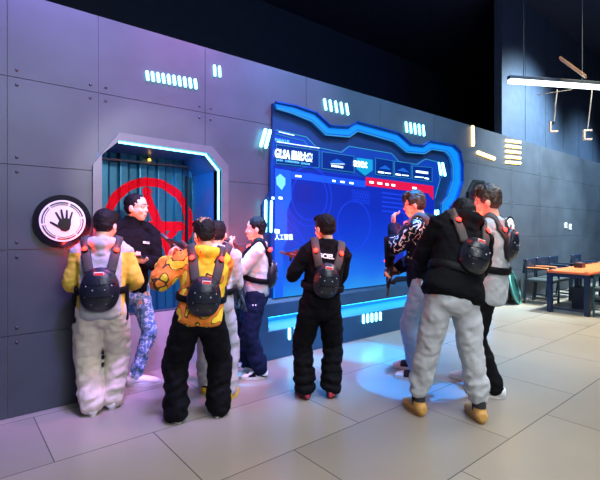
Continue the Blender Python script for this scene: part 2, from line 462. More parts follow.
# screen surface with its picture
def screen_mat():
    m = bpy.data.materials.new('led screen picture'); m.use_nodes = True
    nt = m.node_tree; b = nt.nodes['Principled BSDF']; b.inputs['Base Color'].default_value = (.002, .004, .02, 1); b.inputs['Roughness'].default_value = .3
    tc = nt.nodes.new('ShaderNodeTexCoord'); sx = nt.nodes.new('ShaderNodeSeparateXYZ'); nt.links.new(tc.outputs['Object'], sx.inputs[0])
    n = nt.nodes.new('ShaderNodeTexNoise'); n.inputs['Scale'].default_value = 1.4; n.inputs['Detail'].default_value = 3; nt.links.new(tc.outputs['Object'], n.inputs['Vector'])
    mr = nt.nodes.new('ShaderNodeMapRange'); mr.inputs['From Min'].default_value = .62; mr.inputs['From Max'].default_value = 2.0
    nt.links.new(sx.outputs['Z'], mr.inputs['Value'])
    ad = nt.nodes.new('ShaderNodeMath'); ad.operation = 'MULTIPLY_ADD'; ad.inputs[1].default_value = .35; nt.links.new(n.outputs['Fac'], ad.inputs[0]); nt.links.new(mr.outputs[0], ad.inputs[2])
    r = nt.nodes.new('ShaderNodeValToRGB'); el = r.color_ramp.elements
    st = [(.12, (30, 170, 245)), (.34, (8, 112, 240)), (.52, (4, 72, 224)), (.8, (5, 52, 208)), (1, (6, 42, 190))]
    while len(el) < len(st): el.new(.5)
    for e, (p, c) in zip(el, st): e.position = p; e.color = (*lin(c), 1)
    nt.links.new(ad.outputs[0], r.inputs['Fac'])
    nt.links.new(r.outputs['Color'], b.inputs['Emission Color']); b.inputs['Emission Strength'].default_value = .95
    return m
scr = wp([(271, 166), (430, 187.5), (431, 274.5), (392, 276), (383, 283.5), (270, 297.5)])
bm = NB(); prism(bm, scr, WY-.072, WY-.058); screen = dpart('screen', bm, screen_mat())
YS = WY-.074
SO = V((0, 0, 0))
def sp(name, bm, m): bmesh.ops.translate(bm, vec=-DO, verts=bm.verts); return obj(name, bm, m, screen)
def pieces(name, polys, y0, y1, m, parent):
    for p_ in polys:
        b_ = NB(); prism(b_, wp(p_), y0, y1); bmesh.ops.translate(b_, vec=-DO, verts=b_.verts); obj(name, b_, m, parent)
# left interface column
bm = NB(); prism(bm, wp([(271, 169), (287, 171.5), (287, 200), (283, 210), (283, 240), (279, 248), (279, 296), (271, 297)]), YS-.002, YS+.004)
sp('side_column', bm, mat('screen side column', (0, 40, 120), .4, emit=(10, 100, 240), es=.8))
bm = NB(); prism(bm, wp([(272, 178), (276, 174.5), (281, 179), (281, 185), (277.5, 190.5), (272.5, 185)]), YS-.005, YS)
sp('shield_icon', bm, glow('ice icon', (110, 210, 255), 1.5))
bm = NB(); prism(bm, wp([(286, 172), (361, 181.5), (361, 188), (286, 179)]), YS-.003, YS+.003)
sp('blue_tab_bar', bm, mat('screen blue tab', (0, 30, 120), .4, emit=(10, 90, 235), es=.8))
bm = NB(); prism(bm, wp([(361.5, 177.5), (429, 186.5), (429, 200), (424, 193.5), (361.5, 186)]), YS-.003, YS+.003)
sp('red_tab_bar', bm, mat('screen red tab', (60, 0, 20), .4, emit=(235, 8, 70), es=.95))
tc_ = []
for xa, xb in ((365, 369), (373, 377.5), (381, 384), (387, 390.5), (408, 412)):
    yy = 178.5+(xa-361)*.133
    tc_.append([(xa, yy+2.5), (xb, yy+3), (xb, yy+5), (xa, yy+4.5)])
for xa, xb in ((328, 331), (336, 340), (345, 349), (291, 297)):
    yy = 173+(xa-286)*.127
    tc_.append([(xa, yy+2), (xb, yy+2.5), (xb, yy+4.3), (xa, yy+3.8)])
pieces('tab_caption', tc_, YS-.006, YS, M_txt, screen)
# faint pictures on the screen
bm = NB()
def circ(px, py, r, y=YS):
    q = W(px, py); return [(q.x+r*math.cos(a*PI/20), q.z+r*math.sin(a*PI/20)) for a in range(40)]
for px, py, r in ((306, 197, .34), (306, 197, .27), (350, 225, .3)): strip(bm, circ(px, py, r), .012, YS-.001, YS+.003, closed=True)
for i in range(7):
    for j in range(4):
        q = W(349+i*2.4+(j % 2)*1.2, 192+j*3+i*.3); strip(bm, [(q.x+.024*math.cos(a*PI/3), q.z+.024*math.sin(a*PI/3)) for a in range(6)], .005, YS-.001, YS+.003, closed=True)
for i in range(5): strip(bm, wp([(378, 193+i*4.5), (402, 196+i*4.3)]), .02, YS-.001, YS+.003)
for i in range(4): strip(bm, wp([(283, 210+i*9), (305+i*6, 250+i*3)]), .01, YS-.001, YS+.003)
sp('faint_linework', bm, mat('faint screen lines', (0, 10, 60), .4, emit=(22, 66, 236), es=.95))
bm = NB(); prism(bm, wp([(291, 184), (310, 187), (306, 203), (293, 201)]), YS-.001, YS+.002); sp('dark_patch', bm, mat('dark screen patch', (0, 5, 50), .4, emit=(4, 34, 176), es=.9))
bm = NB()
prism(bm, wp([(388, 215), (399, 213), (399, 262), (386, 262), (384, 240)]), YS-.001, YS+.002)
sp('dark_figure', bm, mat('dark screen patch', (0, 5, 50), .4, emit=(4, 34, 176), es=.9))
for (x, y, w, h) in ((270.5, 229, 4.5, 4), (267.5, 197, 2.5, 2.4), (274.5, 197, 3.5, 2.4)): pieces('white_icon', [[(x, y), (x+w, y+.5), (x+w, y+h+.5), (x, y+h)]], YS-.008, YS-.003, M_txt, screen)
text('caption', '人工智能', V((W(270.3, 237.5).x, YS-.006, W(270.3, 237.5).z))-DO, .07, M_txt, screen, sx=.9)
# header
def hbox(px, name='header_box', m=None):
    bm = NB(); p = wp(px); prism(bm, p, WY-.07, WY-.058); o = dpart(name, bm, m or M_box)
    bm = NB(); strip(bm, p, .005, WY-.073, WY-.068, closed=True); bmesh.ops.translate(bm, vec=-DO, verts=bm.verts); obj('box_outline', bm, M_edge, o)
    return o
hbox([(272.5, 145.5), (315, 151.5), (315, 168.5), (272.5, 164)], 'title_box')
hbox([(318, 152.5), (350, 157), (350, 173), (318, 169)])
hbox([(371.5, 158.5), (389, 161.5), (389, 177), (371.5, 175)])
hbox([(390.5, 161.8), (407, 164), (407, 179), (390.5, 177.3)])
hbox([(408.5, 166.5), (428, 168), (428, 182), (408.5, 179.5)])
bm = NB(); p = wp([(353, 158.5), (368, 160.5), (368, 171), (361, 176), (353, 169.5)]); prism(bm, p, WY-.08, WY-.06)
shd = dpart('shield_badge', bm, mat('cyan badge', (0, 60, 90), .3, emit=(20, 170, 215), es=.9))
def htext(s, px, py, size, m, px1, bold=0., shear=0., nm='lettering'):
    q = W(px, py, WY-.082); o = text(nm, s, V((q.x, WY-.082, q.z))-DO, size, m, dis, bold=bold, shear=shear, ext=.003)
    w_ = max(v.co.x for v in o.data.vertices); o.data.transform(Matrix.Diagonal(((W(px1, py, WY-.082).x-q.x)/w_, 1, 1, 1))); return o
htext('GLSA', 274.6, 153.3, .13, M_txt, 290, .004, .1, 'title_lettering'); htext('翻战大赛', 291.5, 155.6, .105, M_txt, 312.5, .003, .05, 'title_lettering')
htext('GLSA', 276.5, 159.8, .03, M_txt2, 283); htext('COMPETITION', 285, 161, .03, M_txt2, 299); htext('LEAGUE', 301, 163.2, .03, M_txt2, 310)
htext('PARALLEL', 275, 139.6, .045, M_txt2, 290)
htext('积分模式', 353.6, 163.8, .085, M_txt, 367.2, .002, 0, 'badge_lettering')
def line(px0, py0, px1, py1, w=.005):
    bm = NB(); strip(bm, wp([(px0, py0), (px1, py1)]), w, WY-.078, WY-.07); dpart('header_line', bm, M_txt)
line(275, 133, 290, 136.5); line(273, 142.8, 315, 149); line(355, 169.2, 366, 170.8, .006)
line(327, 164.5, 340, 164.8, .004)
for a, b in ((328, 332), (334, 338), (374.5, 379), (381, 386), (392, 396), (398, 404), (411, 419), (421, 424)):
    yy = 166.5+(a-328)*.13; line(a, yy, b, yy+.6, .02 if b-a < 5 else .012)
line(412.5, 172, 423, 173.4, .03)
pieces('header_emblem', [[(325, 163), (333, 159.5), (342, 165)], [(375, 169), (381, 166), (387, 170.5)], [(393, 171), (399, 168.5), (405, 173)]], WY-.074, WY-.068, mat('header emblem', (0, 40, 100), .4, emit=(12, 110, 220), es=.7), dis)
# floor plinth with lit slot
xl, xm, xr = W(228.5, 300).x, W(264, 300).x, 7.6
pl = thing('display_plinth', 'low blue-lit plinth under the display with glowing slot and light bars', 'plinth', (xl, WY, 0))
PO = pl.location.copy()
def prof(bm, pts, xa, xb):
    a = [bm.verts.new((xa-PO.x, p[0]-PO.y, p[1])) for p in pts]; b = [bm.verts.new((xb-PO.x, p[0]-PO.y, p[1])) for p in pts]
    bm.faces.new(a); bm.faces.new(b[::-1]); n = len(pts)
    for i in range(n): bm.faces.new((a[i], b[i], b[(i+1) % n], a[(i+1) % n]))
M_pl = mat('slate plinth', (38, 82, 116), .35, .3, var=.1)  # blue light falling on the plinth is put into this colour
PF = WY-.08
bm = NB(); prof(bm, [(PF, 0), (WY-.005, 0), (WY-.005, .655), (PF+.03, .655), (PF, .60)], xl, xm)
prof(bm, [(PF, 0), (WY-.005, 0), (WY-.005, .40), (PF, .305)], xm, xr)
prof(bm, [(PF, .46), (WY-.005, .46), (WY-.005, .655), (PF+.03, .655), (PF, .60)], xm, xr)
obj('plinth_body', bm, M_pl, pl)
bm = NB(); prof(bm, [(WY-.012, .405), (WY-.006, .405), (WY-.006, .458), (WY-.012, .458)], xm+.02, xr-.02); obj('slot_light', bm, glow('slot blue light', (20, 140, 255), 1.1), pl)
bm = NB(); prof(bm, [(PF+.004, .309), (WY-.02, .398), (WY-.02, .404), (PF+.004, .315)], xm+.02, xr-.02); obj('slot_shelf', bm, mat('lit blue shelf', (40, 150, 220), .4, emit=(10, 130, 215), es=.55), pl)  # light on the shelf is put into its own colour and emission
bm = NB(); prof(bm, [(PF+.02, .452), (WY-.03, .452), (WY-.03, .462), (PF+.02, .462)], xm+.02, xr-.02); obj('slot_tube', bm, glow('slot down light', (30, 160, 255), 14), pl)
YB = PF-.006
bars('slanted pair of cyan bars at the upper left corner of the display', [(265.5, 130, 261, 145.5), (270, 131, 265.8, 147)], .036, Y=WY-.05)
bars('upright pair of cyan bars beside the left edge of the screen', [(265.8, 201, 265.5, 231), (271.5, 201.5, 271, 231.5)], .026, Y=WY-.07)
bars('slanted pair of cyan bars at the upper right of the display', [(438.5, 163.5, 441, 174), (442.5, 163.5, 445, 175)], .04, Y=WY-.05)
bars('short pair of cyan bars right of the screen, at head height', [(434.3, 211, 434.1, 218), (437.7, 211, 437.5, 218)], .04, Y=WY-.05)
bars('single cyan bar at the left end of the plinth', [(244, 337, 244, 345)], .035, Y=YB)
bars('cyan light bars on the plinth beside the black-clad boy', [(289.5+i*6, 329-i*1.1, 289.5+i*6, 338.5-i*1.3) for i in range(4)], .03, Y=YB)
bars('row of five cyan bars on the plinth between the boys', [(363.5+i*4.2, 315.5-i*.6, 363.5+i*4.2, 322.5-i*.8) for i in range(5)], .032, Y=YB)
bars('upright warm yellow bar on the wall right of the display', [(472.7, 127, 473, 145)], .055, M_warm)
bars('tilted warm yellow bar on the wall below the upright one', [(478, 152.5, 494, 158.5)], .06, M_warm)
bars('stack of five warm yellow bars on the wall near its top', [(506.5, 140.5+i*5.4, 520, 142.3+i*5.2) for i in range(5)], .05, M_warm)
# black hexagonal plaque
p = wp([(466, 192), (472, 180), (482, 181), (488, 192), (485, 214), (474, 221), (467, 212)])
cx = sum(a for a, b in p)/7; cz = sum(b for a, b in p)/7
t = thing('hexagon_plaque', 'black hexagonal wall plaque partly behind the teenager\'s head', 'plaque', (cx, WY-.002, cz))
bm = NB(); prism(bm, [(a-cx, b-cz) for a, b in p], -.04, 0); obj('plate', bm, mat('plaque black', (10, 12, 18), .4), t)
bm = NB(); strip(bm, [((a-cx)*.93, (b-cz)*.93) for a, b in p], .02, -.046, -.04, closed=True); obj('rim', bm, mat('plaque rim', (40, 50, 60), .4, .3), t)
# sockets
for px, py, lb in ((565.3, 225.3, 'white wall socket, the left of two side by side'), (569.7, 226.8, 'white wall socket, the right of two side by side')):
    q = W(px, py)
    t = thing('wall_socket', lb, 'socket', (q.x, WY-.002, q.z))
    bm = NB(); box(bm, (0, -.01, 0), (.12, .02, .13), bev=.006); obj('plate', bm, mat('white plastic', (205, 210, 214), .4), t)
    bm = NB(); box(bm, (0, -.022, 0), (.05, .006, .06)); obj('outlet', bm, mat('grey plastic', (90, 94, 100), .4), t)
# ================================================================ TABLES AND CHAIRS
M_wood = mat('orange wood top', (204, 98, 50), .4, var=.12, vscale=5)
M_tleg = mat('navy painted steel', (16, 30, 56), .35, .3)
M_cframe = mat('teal grey steel tube', (50, 92, 98), .35, .5)
M_pad = mat('black vinyl', (24, 36, 56), .3)
M_seat = mat('dark grey seat', (52, 62, 66), .5)
def table(x, y, L, w, label):
    h = .70
    t = thing('dining_table', label, 'table', (x, y, 0), 0, 'tables by the wall')
    bm = NB(); box(bm, (L/2, w/2, h-.018), (L, w, .036), bev=.005); obj('tabletop', bm, M_wood, t)
    bm = NB(); box(bm, (L/2, w/2, h-.068), (L-.04, w-.04, .06)); obj('apron', bm, M_tleg, t)
    for lx in (.045, L-.045):
        for ly in (.045, w-.045):
            bm = NB(); box(bm, (lx, ly, (h-.04)/2), (.075, .075, h-.04), bev=.006); obj('leg', bm, M_tleg, t)
    bm = NB(); box(bm, (.05, w/2, .07), (.04, w-.1, .03)); obj('stretcher', bm, M_tleg, t)
    for ly in (.06, w-.06):
        bm = NB(); box(bm, (.07, ly, h+.002), (.10, .05, .006)); obj('corner_plate', bm, M_tleg, t)
TX, TY = 7.86, 2.35
table(TX, TY, 1.36, .64, 'orange wooden-topped dining table with navy legs, the nearer of the two')
table(TX+1.38, TY, 1.36, .64, 'orange wooden-topped dining table with navy legs, the farther one at the picture edge')
def chair(label, loc, rz, frame=None, arms=None):
    frame = frame or mat('dark steel tube', (34, 50, 64), .35, .4); arms = arms or M_pad
    t = thing('armchair', label, 'chair', loc, rz, 'chairs round the wooden tables')
    def tb(bm, pts, r=.016):
        tube(bm, [V(p) for p in pts], [r]*len(pts), k=4, seg=8)
    bm = NB(); box(bm, (0, .0, .44), (.44, .44, .05), bev=.02); obj('seat', bm, M_seat, t, True)
    bm = NB(); box(bm, (0, 0, 0), (.46, .07, .28), Matrix.Translation((0, -.23, .70)) @ Matrix.Rotation(-.12, 4, 'X'), bev=.022); obj('backrest', bm, M_pad, t, True)
    for s in (-1, 1):
        bm = NB(); tb(bm, [(s*.235, .20, 0), (s*.235, .21, .3), (s*.235, .20, .6), (s*.235, .15, .655), (s*.235, -.0, .66), (s*.235, -.2, .66)]); obj('leg', bm, frame, t, True)
        bm = NB(); tb(bm, [(s*.235, -.24, 0), (s*.235, -.2, .3), (s*.235, -.2, .5), (s*.23, -.22, .7), (s*.22, -.25, .83)]); obj('leg', bm, frame, t, True)
        bm = NB(); tb(bm, [(s*.235, .2, .12), (s*.235, -.2, .12)], .009); obj('side_rail', bm, frame, t, True)
        if arms:
            bm = NB(); tube(bm, [V((s*.235, .17, .675)), V((s*.235, .0, .68)), V((s*.235, -.18, .675))], [(.026, .014)]*3, k=4, seg=10); obj('armrest', bm, arms, t, True)
    bm = NB(); tb(bm, [(-.235, .19, .4), (.235, .19, .4)], .010); tb(bm, [(-.235, -.2, .4), (.235, -.2, .4)], .010); obj('seat_frame', bm, frame, t, True)
chair('dark armchair with wooden arms, nearest the green board', (8.66, 3.36, 0), PI+.08, None, mat('wooden arm', (186, 112, 66), .4))
chair('dark padded armchair behind the table, middle one of the row along the wall', (9.22, 3.38, 0), PI-.05)
chair('dark padded armchair behind the table, farthest along the wall', (9.80, 3.38, 0), PI)
chair('teal-framed armchair on the near side of the table, cut by the picture edge', (8.20, 2.12, 0), 0, M_cframe)
chair('dark armchair beyond the table at the far right edge', (10.9, 3.3, 0), PI)
q = V((8.86, 2.80, .70))
t = thing('condiment_box', 'small black box standing on the orange tabletop', 'box', q)
bm = NB(); box(bm, (0, 0, .04), (.20, .13, .08), bev=.008); obj('box_body', bm, mat('black box', (26, 20, 26), .4), t)
bm = NB(); box(bm, (0, 0, .083), (.18, .11, .012)); obj('lid', bm, mat('box red lid', (90, 50, 44), .4), t)
t = thing('waste_bin', 'dark square bin standing under the wooden table', 'bin', (8.62, 2.68, 0))
bm = NB(); hprism(bm, [(-.13, -.13), (.13, -.13), (.13, .13), (-.13, .13)], 0, .36); bmesh.ops.scale(bm, vec=(1, 1, 1), verts=bm.verts); obj('bin_body', bm, mat('bin black', (14, 22, 34), .5), t)
bm = NB(); box(bm, (0, 0, .37), (.285, .285, .025), bev=.006); obj('rim', bm, mat('bin rim', (20, 30, 44), .4), t)
# round board leaning on the wall
t = thing('round_board', 'dark green round board leaning on edge against the wall beside the chairs', 'board', (8.27, 3.60, 0))
Mx = Matrix.Rotation(-.28, 4, 'X') @ Matrix.Rotation(.25, 4, 'Z')
bm = NB(); cyl(bm, Mx @ V((0, .0, .31)), Mx @ V((0, .035, .31)), .31, seg=48); obj('board_face', bm, mat('dark green board', (24, 66, 66), .4), t)
bm = NB(); n = 48
pts = [Mx @ V((.31*math.cos(2*PI*i/n), .0, .31+.31*math.sin(2*PI*i/n))) for i in range(n+1)]
tube(bm, pts, [.016]*(n+1), k=1, seg=8); obj('board_rim', bm, mat('teal rim', (70, 140, 128), .4), t, True)

# ================================================================ CEILING FITTINGS
a = V((6.45, 2.97, 3.6)); b = V((8.3, 1.95, 3.6)); d = (b-a).normalized()
t = thing('linear_lamp', 'long white linear lamp hanging near the ceiling at the right', 'lamp', (a+b)/2, math.atan2(d.y, d.x))
L = (b-a).length
bm = NB(); box(bm, (0, 0, .055), (L, .07, .05), bev=.006); obj('lamp_housing', bm, mat('grey housing', (44, 56, 68), .4, .4), t)
bm = NB(); box(bm, (0, 0, 0), (L-.02, .09, .06), bev=.02); obj('diffuser', bm, glow('white tube', (225, 245, 255), 6), t)
for x in (-L*.38, L*.1, L*.42):
    bm = NB(); cyl(bm, (x, 0, .07), (x, 0, ZC-3.6), .006); obj('suspension_wire', bm, mat('wire grey', (70, 80, 92), .5, .4), t)
M_cord = mat('pale cord', (150, 150, 150), .5)
def drop(px, top, bot, z, lab, kind):
    A = at(px[0], top, z); B = at(px[1], bot, z)
    t = thing('hanging_socket', lab, 'socket', B)
    bm = NB(); k = (A-B)
    pts = [V((0, 0, .02)), k*.3+V((.012, 0, 0)), k*.5-V((.01, 0, 0)), k*.8, k] if kind else [V((0, 0, .02)), k*.5, k]
    tube(bm, pts, [.013 if kind else .009]*len(pts), k=4, seg=8); obj('cord', bm, M_cord, t, True)
    X = V((SI, -CO, 0))
    Mf = Matrix(((X.x, -X.y, 0, 0), (X.y, X.x, 0, 0), (0, 0, 1, 0), (0, 0, 0, 1)))
    bm = NB()
    box(bm, (-.055, 0, -.06), (.025, .04, .16), Mf, .004); box(bm, (0, 0, -.135), (.13, .04, .025), Mf, .004)
    obj('bracket', bm, mat('white bracket', (214, 206, 196), .4), t)
    if not kind:
        bm = NB(); box(bm, (.01, 0, .01), (.11, .04, .025), Mf, .004); obj('bracket', bm, mat('white bracket', (214, 206, 196), .4), t)
    else:
        bm = NB(); box(bm, (-.005, 0, 0), (.03, .03, .05), Mf, .004); obj('plug', bm, M_pad, t)
drop((557, 553.5), 90, 123, 6.9, 'pale L-shaped fitting hanging on a twisted cord under the linear lamp', 1)
drop((592, 587.5), 90, 131, 6.9, 'pale C-shaped fitting hanging on a straight cord near the right edge', 0)
A = at(537, 95, 7.2); B = at(572, 89.5, 6.9)
bm = NB(); cyl(bm, A, B, .007); tag(obj('thin_rod', bm, M_cord), 'thin pale rod hung slantwise just below the linear lamp', 'rod')
A = at(586, 77, 6.3); B = at(560, 58, 6.5)
bm = NB(); dd = (B-A); m_ = dd.to_track_quat('X', 'Z').to_matrix().to_4x4(); m_.translation = (A+B)/2
box(bm, (0, 0, 0), (dd.length, .13, .03), m_, .004); tag(obj('wooden_slat', bm, mat('pale wood', (176, 132, 92), .5, var=.1)), 'pale wooden slat hung above the linear lamp at top right', 'slat')
# ================================================================ PEOPLE
def smooth01(a, b, x):
    t = max(0, min(1, (x-a)/(b-a))); return t*t*(3-2*t)
M_skin = mat('skin', (226, 178, 156), .5, spec=.35)
M_skin.node_tree.nodes['Principled BSDF'].inputs['Subsurface Weight'].default_value = .08
M_skin.node_tree.nodes['Principled BSDF'].inputs['Subsurface Radius'].default_value = (.02, .008, .005)
M_lip = mat('lips', (180, 100, 96), .5)
M_eye = mat('eye dark', (24, 16, 16), .2)
M_eyew = mat('eye white', (230, 228, 226), .3)
M_hair = mat('black hair', (16, 14, 18), .6, bump=.5, bscale=90, spec=.2)
M_hairb = ramp_mat('dark brown hair', [(0, (30, 24, 24)), (.5, (48, 38, 34)), (.7, (84, 66, 54))], 30, .5, 'LINEAR', 3, (1, 1, .3))
M_hairt = ramp_mat('bleached tuft hair', [(0, (70, 56, 44)), (.5, (140, 112, 84)), (.75, (196, 168, 128))], 34, .5, 'LINEAR', 3, (1, 1, .4))
M_web = mat('vest black', (15, 16, 21), .55, spec=.12, bump=.15, bscale=120)
M_strap = mat('vest grey strap', (78, 74, 76), .6, spec=.12, bump=.1, bscale=150)
M_shell = mat('vest shell', (28, 34, 46), .32, .1, bump=.12, bscale=60)
M_red = glow('red vest lamp', (255, 38, 30), 10)
M_redhot = glow('red vest lamp core', (255, 150, 120), 10)
M_labelr = mat('label red', (214, 52, 60), .5, emit=(214, 52, 60), es=.25)
M_labelw = mat('label white', (236, 230, 230), .5)
M_rv = mat('vest rivet', (170, 176, 184), .3, .8)

def person(sp):
    """builds one figure; returns the Empty and its frames"""
    H = sp['H']; name = 'person'
    fx, fy = sp['foot']; g = sp['pos'] if 'pos' in sp else G(fx, fy)
    u = (sp.get('px', fx)-300)/F
    ray = V((CO+SI*u, SI-CO*u, 0)).normalized(); rr = V((ray.y, -ray.x, 0))
    a = math.radians(sp['face']); d = ray*math.cos(a)+rr*math.sin(a)
    rz = math.atan2(-d.x, d.y)
    P = thing(name, sp['label'], 'person', (g.x, g.y, 0), rz)
    Mi = Matrix.Translation((g.x, g.y, 0)) @ Matrix.Rotation(rz, 4, 'Z')
    X, Yv, Z = V((1, 0, 0)), V((0, 1, 0)), V((0, 0, 1))
    kid = sp.get('kid', 1.0)
    wd = sp.get('w', 1.0)                                       # bulk
    # --- skeleton
    hipz = sp.get('hip', .515)*H
    pel = V((sp.get('pelx', 0)*H, sp.get('pely', 0)*H, hipz))
    lean = math.radians(sp.get('lean', 3)); tilt = math.radians(sp.get('tilt', 0)); tw = math.radians(sp.get('twist', 0))
    U = V((math.sin(tilt), math.sin(lean)*math.cos(tilt), math.cos(lean)*math.cos(tilt))).normalized()
    S = (X*math.cos(tw)-Yv*math.sin(tw)); S = (S-U*S.dot(U)).normalized(); Fw = U.cross(S)   # side, forward
    neck = pel+U*(.31*H)
    sh = .103*H*sp.get('shw', 1)
    shL = neck-S*sh-U*(.024*H); shR = neck+S*sh-U*(.024*H)
    hd = H/7.3*kid                                              # head height
    yaw = math.radians(sp.get('hyaw', 0)); pit = math.radians(sp.get('hpitch', 0)); rol = math.radians(sp.get('hroll', 0))
    hz = Matrix.Rotation(-yaw, 3, 'Z') @ Matrix.Rotation(-pit, 3, 'X') @ Matrix.Rotation(rol, 3, 'Y')
    HX, HY, HZ_ = hz @ X, hz @ Yv, hz @ Z
    nk = neck+U*(.035*H)+Fw*(.008*H)+S*sp.get('hside', 0)*H
    hc = nk+HZ_*(hd*.47)+HY*(hd*.10)+Fw*sp.get('hfwd', 0)*H
    MH = Matrix(((HX.x, HY.x, HZ_.x, hc.x), (HX.y, HY.y, HZ_.y, hc.y), (HX.z, HY.z, HZ_.z, hc.z), (0, 0, 0, 1)))
    def hp(x, y, z): return MH @ V((x*hd, y*hd, z*hd))
    # --- body
    bm = NB(); r = H*wd
    tube(bm, [pel-U*.03*H, pel+U*.06*H, pel+U*.15*H, pel+U*.24*H, neck-U*.01*H], [(.085*r, .062*r), (.082*r, .058*r), (.080*r, .055*r), (.092*r, .062*r), (.06*r, .04*r)], S, sq=2.4)
    tube(bm, [shL, neck, shR], [.026*r, .030*r, .026*r], U)
    tube(bm, [neck-U*.02*H, nk+U*.01*H, hc-HZ_*hd*.22-HY*hd*.06], [.034*H, .030*H, .031*H], S)
    ell(bm, (0, -.03*hd, .13*hd), (.325*hd, .40*hd, .37*hd), MH)
    ell(bm, (0, .07*hd, -.12*hd), (.285*hd, .30*hd, .30*hd), MH)
    ell(bm, (0, .15*hd, -.30*hd), (.18*hd, .20*hd, .17*hd), MH)
    ell(bm, (0, .24*hd, -.40*hd), (.10*hd, .09*hd, .07*hd), MH)
    for s in (-1, 1):
        ell(bm, (s*.335*hd, -.03*hd, -.06*hd), (.05*hd, .085*hd, .13*hd), MH)
        ell(bm, (s*.15*hd, .26*hd, -.12*hd), (.10*hd, .09*hd, .10*hd), MH)
        ell(bm, (s*.13*hd, .34*hd, .085*hd), (.10*hd, .04*hd, .03*hd), MH)
    tube(bm, [hp(0, .35, .04), hp(0, .385, -.04), hp(0, .41, -.115)], [.030*hd, .040*hd, .052*hd], HX, k=3)
    ell(bm, (0, .36*hd, -.245*hd), (.10*hd, .05*hd, .022*hd), MH); ell(bm, (0, .35*hd, -.29*hd), (.085*hd, .05*hd, .025*hd), MH)
    # arms and hands
    arms = {}
    la1, la2 = .170*H, .150*H
    for key, s, so in (('L', -1, shL), ('R', 1, shR)):
        tx, ty, tz = sp.get('hand'+key, (.14*s, .03, .49))
        wr = V((tx, ty, tz))*H
        hint = V(sp.get('elb'+key, (s*.5, -.6, -.3)))
        el, wr = bez2(so, wr, la1, la2, hint)
        arms[key] = (so, el, wr)
        tube(bm, [so, so.lerp(el, .5), el, el.lerp(wr, .35), wr], [.031*r, .027*r, .022*r, .023*r, .0145*r], X if abs((el-so).normalized().x) < .8 else Yv)
        hdir = sp.get('hdir'+key); hdir = V(hdir).normalized() if hdir else ((wr-el).normalized())
        pn_ = V(sp.get('palm'+key, (-s, 0, 0))); pn_ = (pn_-hdir*pn_.dot(hdir)).normalized()
        sd = hdir.cross(pn_)*s                                   # towards the thumb
        if sp.get('thumb'+key, 1) < 0: sd = -sd
        curl = math.radians(sp.get('curl'+key, 25)); hs = .105*H
        tube(bm, [wr-hdir*.01*H, wr+hdir*hs*.18, wr+hdir*hs*.46], [(.016*H, .013*H), (.024*H, .012*H), (.026*H, .011*H)], sd, k=4)
        for i, ln in enumerate((.47, .52, .48, .38)):
            p = wr+hdir*hs*.46+sd*(.018-.0125*i)*H; dd = hdir; pts = [p-hdir*.008*H]
            pts.append(p)
            for q in range(3):
                dd = (Matrix.Rotation(curl*(.7+.3*q), 3, pn_.cross(dd).normalized()*-1) @ dd)
                p = p+dd*hs*ln/3; pts.append(p)
            tube(bm, pts, [.0062*H, .0062*H, .0058*H, .0054*H, .0046*H], sd, k=2, seg=8)
        p = wr+hdir*hs*.16+sd*.016*H
        tube(bm, [p, p+(hdir*.55+sd*.8).normalized()*hs*.22, p+(hdir*.55+sd*.8).normalized()*hs*.22+(hdir*.9+sd*.25+pn_*.3).normalized()*hs*.22], [.0085*H, .0072*H, .0056*H], pn_, k=3, seg=8)
    # legs
    legs = {}
    feet = sp.get('feet', ((-.07, 0, 0), (.07, 0, 0)))
    l1, l2 = .242*H, .232*H
    for key, s, ft in (('L', -1, feet[0]), ('R', 1, feet[1])):
        hip = pel+V((s*.052*H*wd, 0, -.01*H))
        an = V((ft[0]*H, ft[1]*H-.0*H, .048*H+(ft[3] if len(ft) > 3 else 0)))
        fd = V((math.sin(math.radians(ft[2])), math.cos(math.radians(ft[2])), 0))
        kn, an2 = bez2(hip, an, l1, l2, fd+V((s*.15, 0, 0)))
        legs[key] = (hip, kn, an, fd)
        tube(bm, [hip+Z*.01*H, hip.lerp(kn, .5), kn, kn.lerp(an, .35), an, an-Z*.02*H], [.05*r, .042*r, .030*r, .031*r, .019*r, .02*r], X)
        tube(bm, [an-Z*.025*H-fd*.02*H, an-Z*.028*H+fd*.04*H, an-Z*.033*H+fd*.095*H], [(.018*H, .02*H), (.021*H, .016*H), (.019*H, .010*H)], fd.cross(Z), k=4)
    lipc = hp(0, .38, -.265)
    def pt(c):
        return 1 if (c-lipc).length < .095*hd and abs((MH.inverted() @ c).z+.265*hd) < .035*hd and (MH.inverted() @ c).y > .36*hd else 0
    body = solid('body', bm, .0062*H/1.5, [M_skin, M_lip], P, smooth=2, paint=pt)
    # eyes, brows
    for s in (-1, 1):
        bm = NB(); ell(bm, (0, 0, 0), (.062*hd, .03*hd, .026*hd), MH @ Matrix.Translation((s*.135*hd, .335*hd, .03*hd))); e = obj('eye', bm, M_eyew, P, True)
        bm = NB(); ell(bm, (0, 0, 0), (.027*hd, .02*hd, .026*hd), MH @ Matrix.Translation((s*.135*hd, .355*hd, .03*hd))); obj('iris', bm, M_eye, e, True)
        bm = NB(); tube(bm, [hp(s*.05, .385, .115), hp(s*.13, .375, .14), hp(s*.21, .335, .12)], [.014*hd]*3, k=3, seg=8); obj('eyebrow', bm, M_eye, P, True)
    # hair
    bm = NB(); hs_ = sp.get('hair', 'short')
    top = {'short': .06, 'fade': .045, 'mop': .10, 'tuft': .07, 'crew': .02}[hs_]
    ell(bm, (0, -.075*hd, .17*hd), ((.37 if hs_ != 'crew' else .345)*hd, .41*hd, (.335+top)*hd), MH)
    ell(bm, (0, -.15*hd, -.02*hd), (.335*hd, .30*hd, .27*hd), MH)
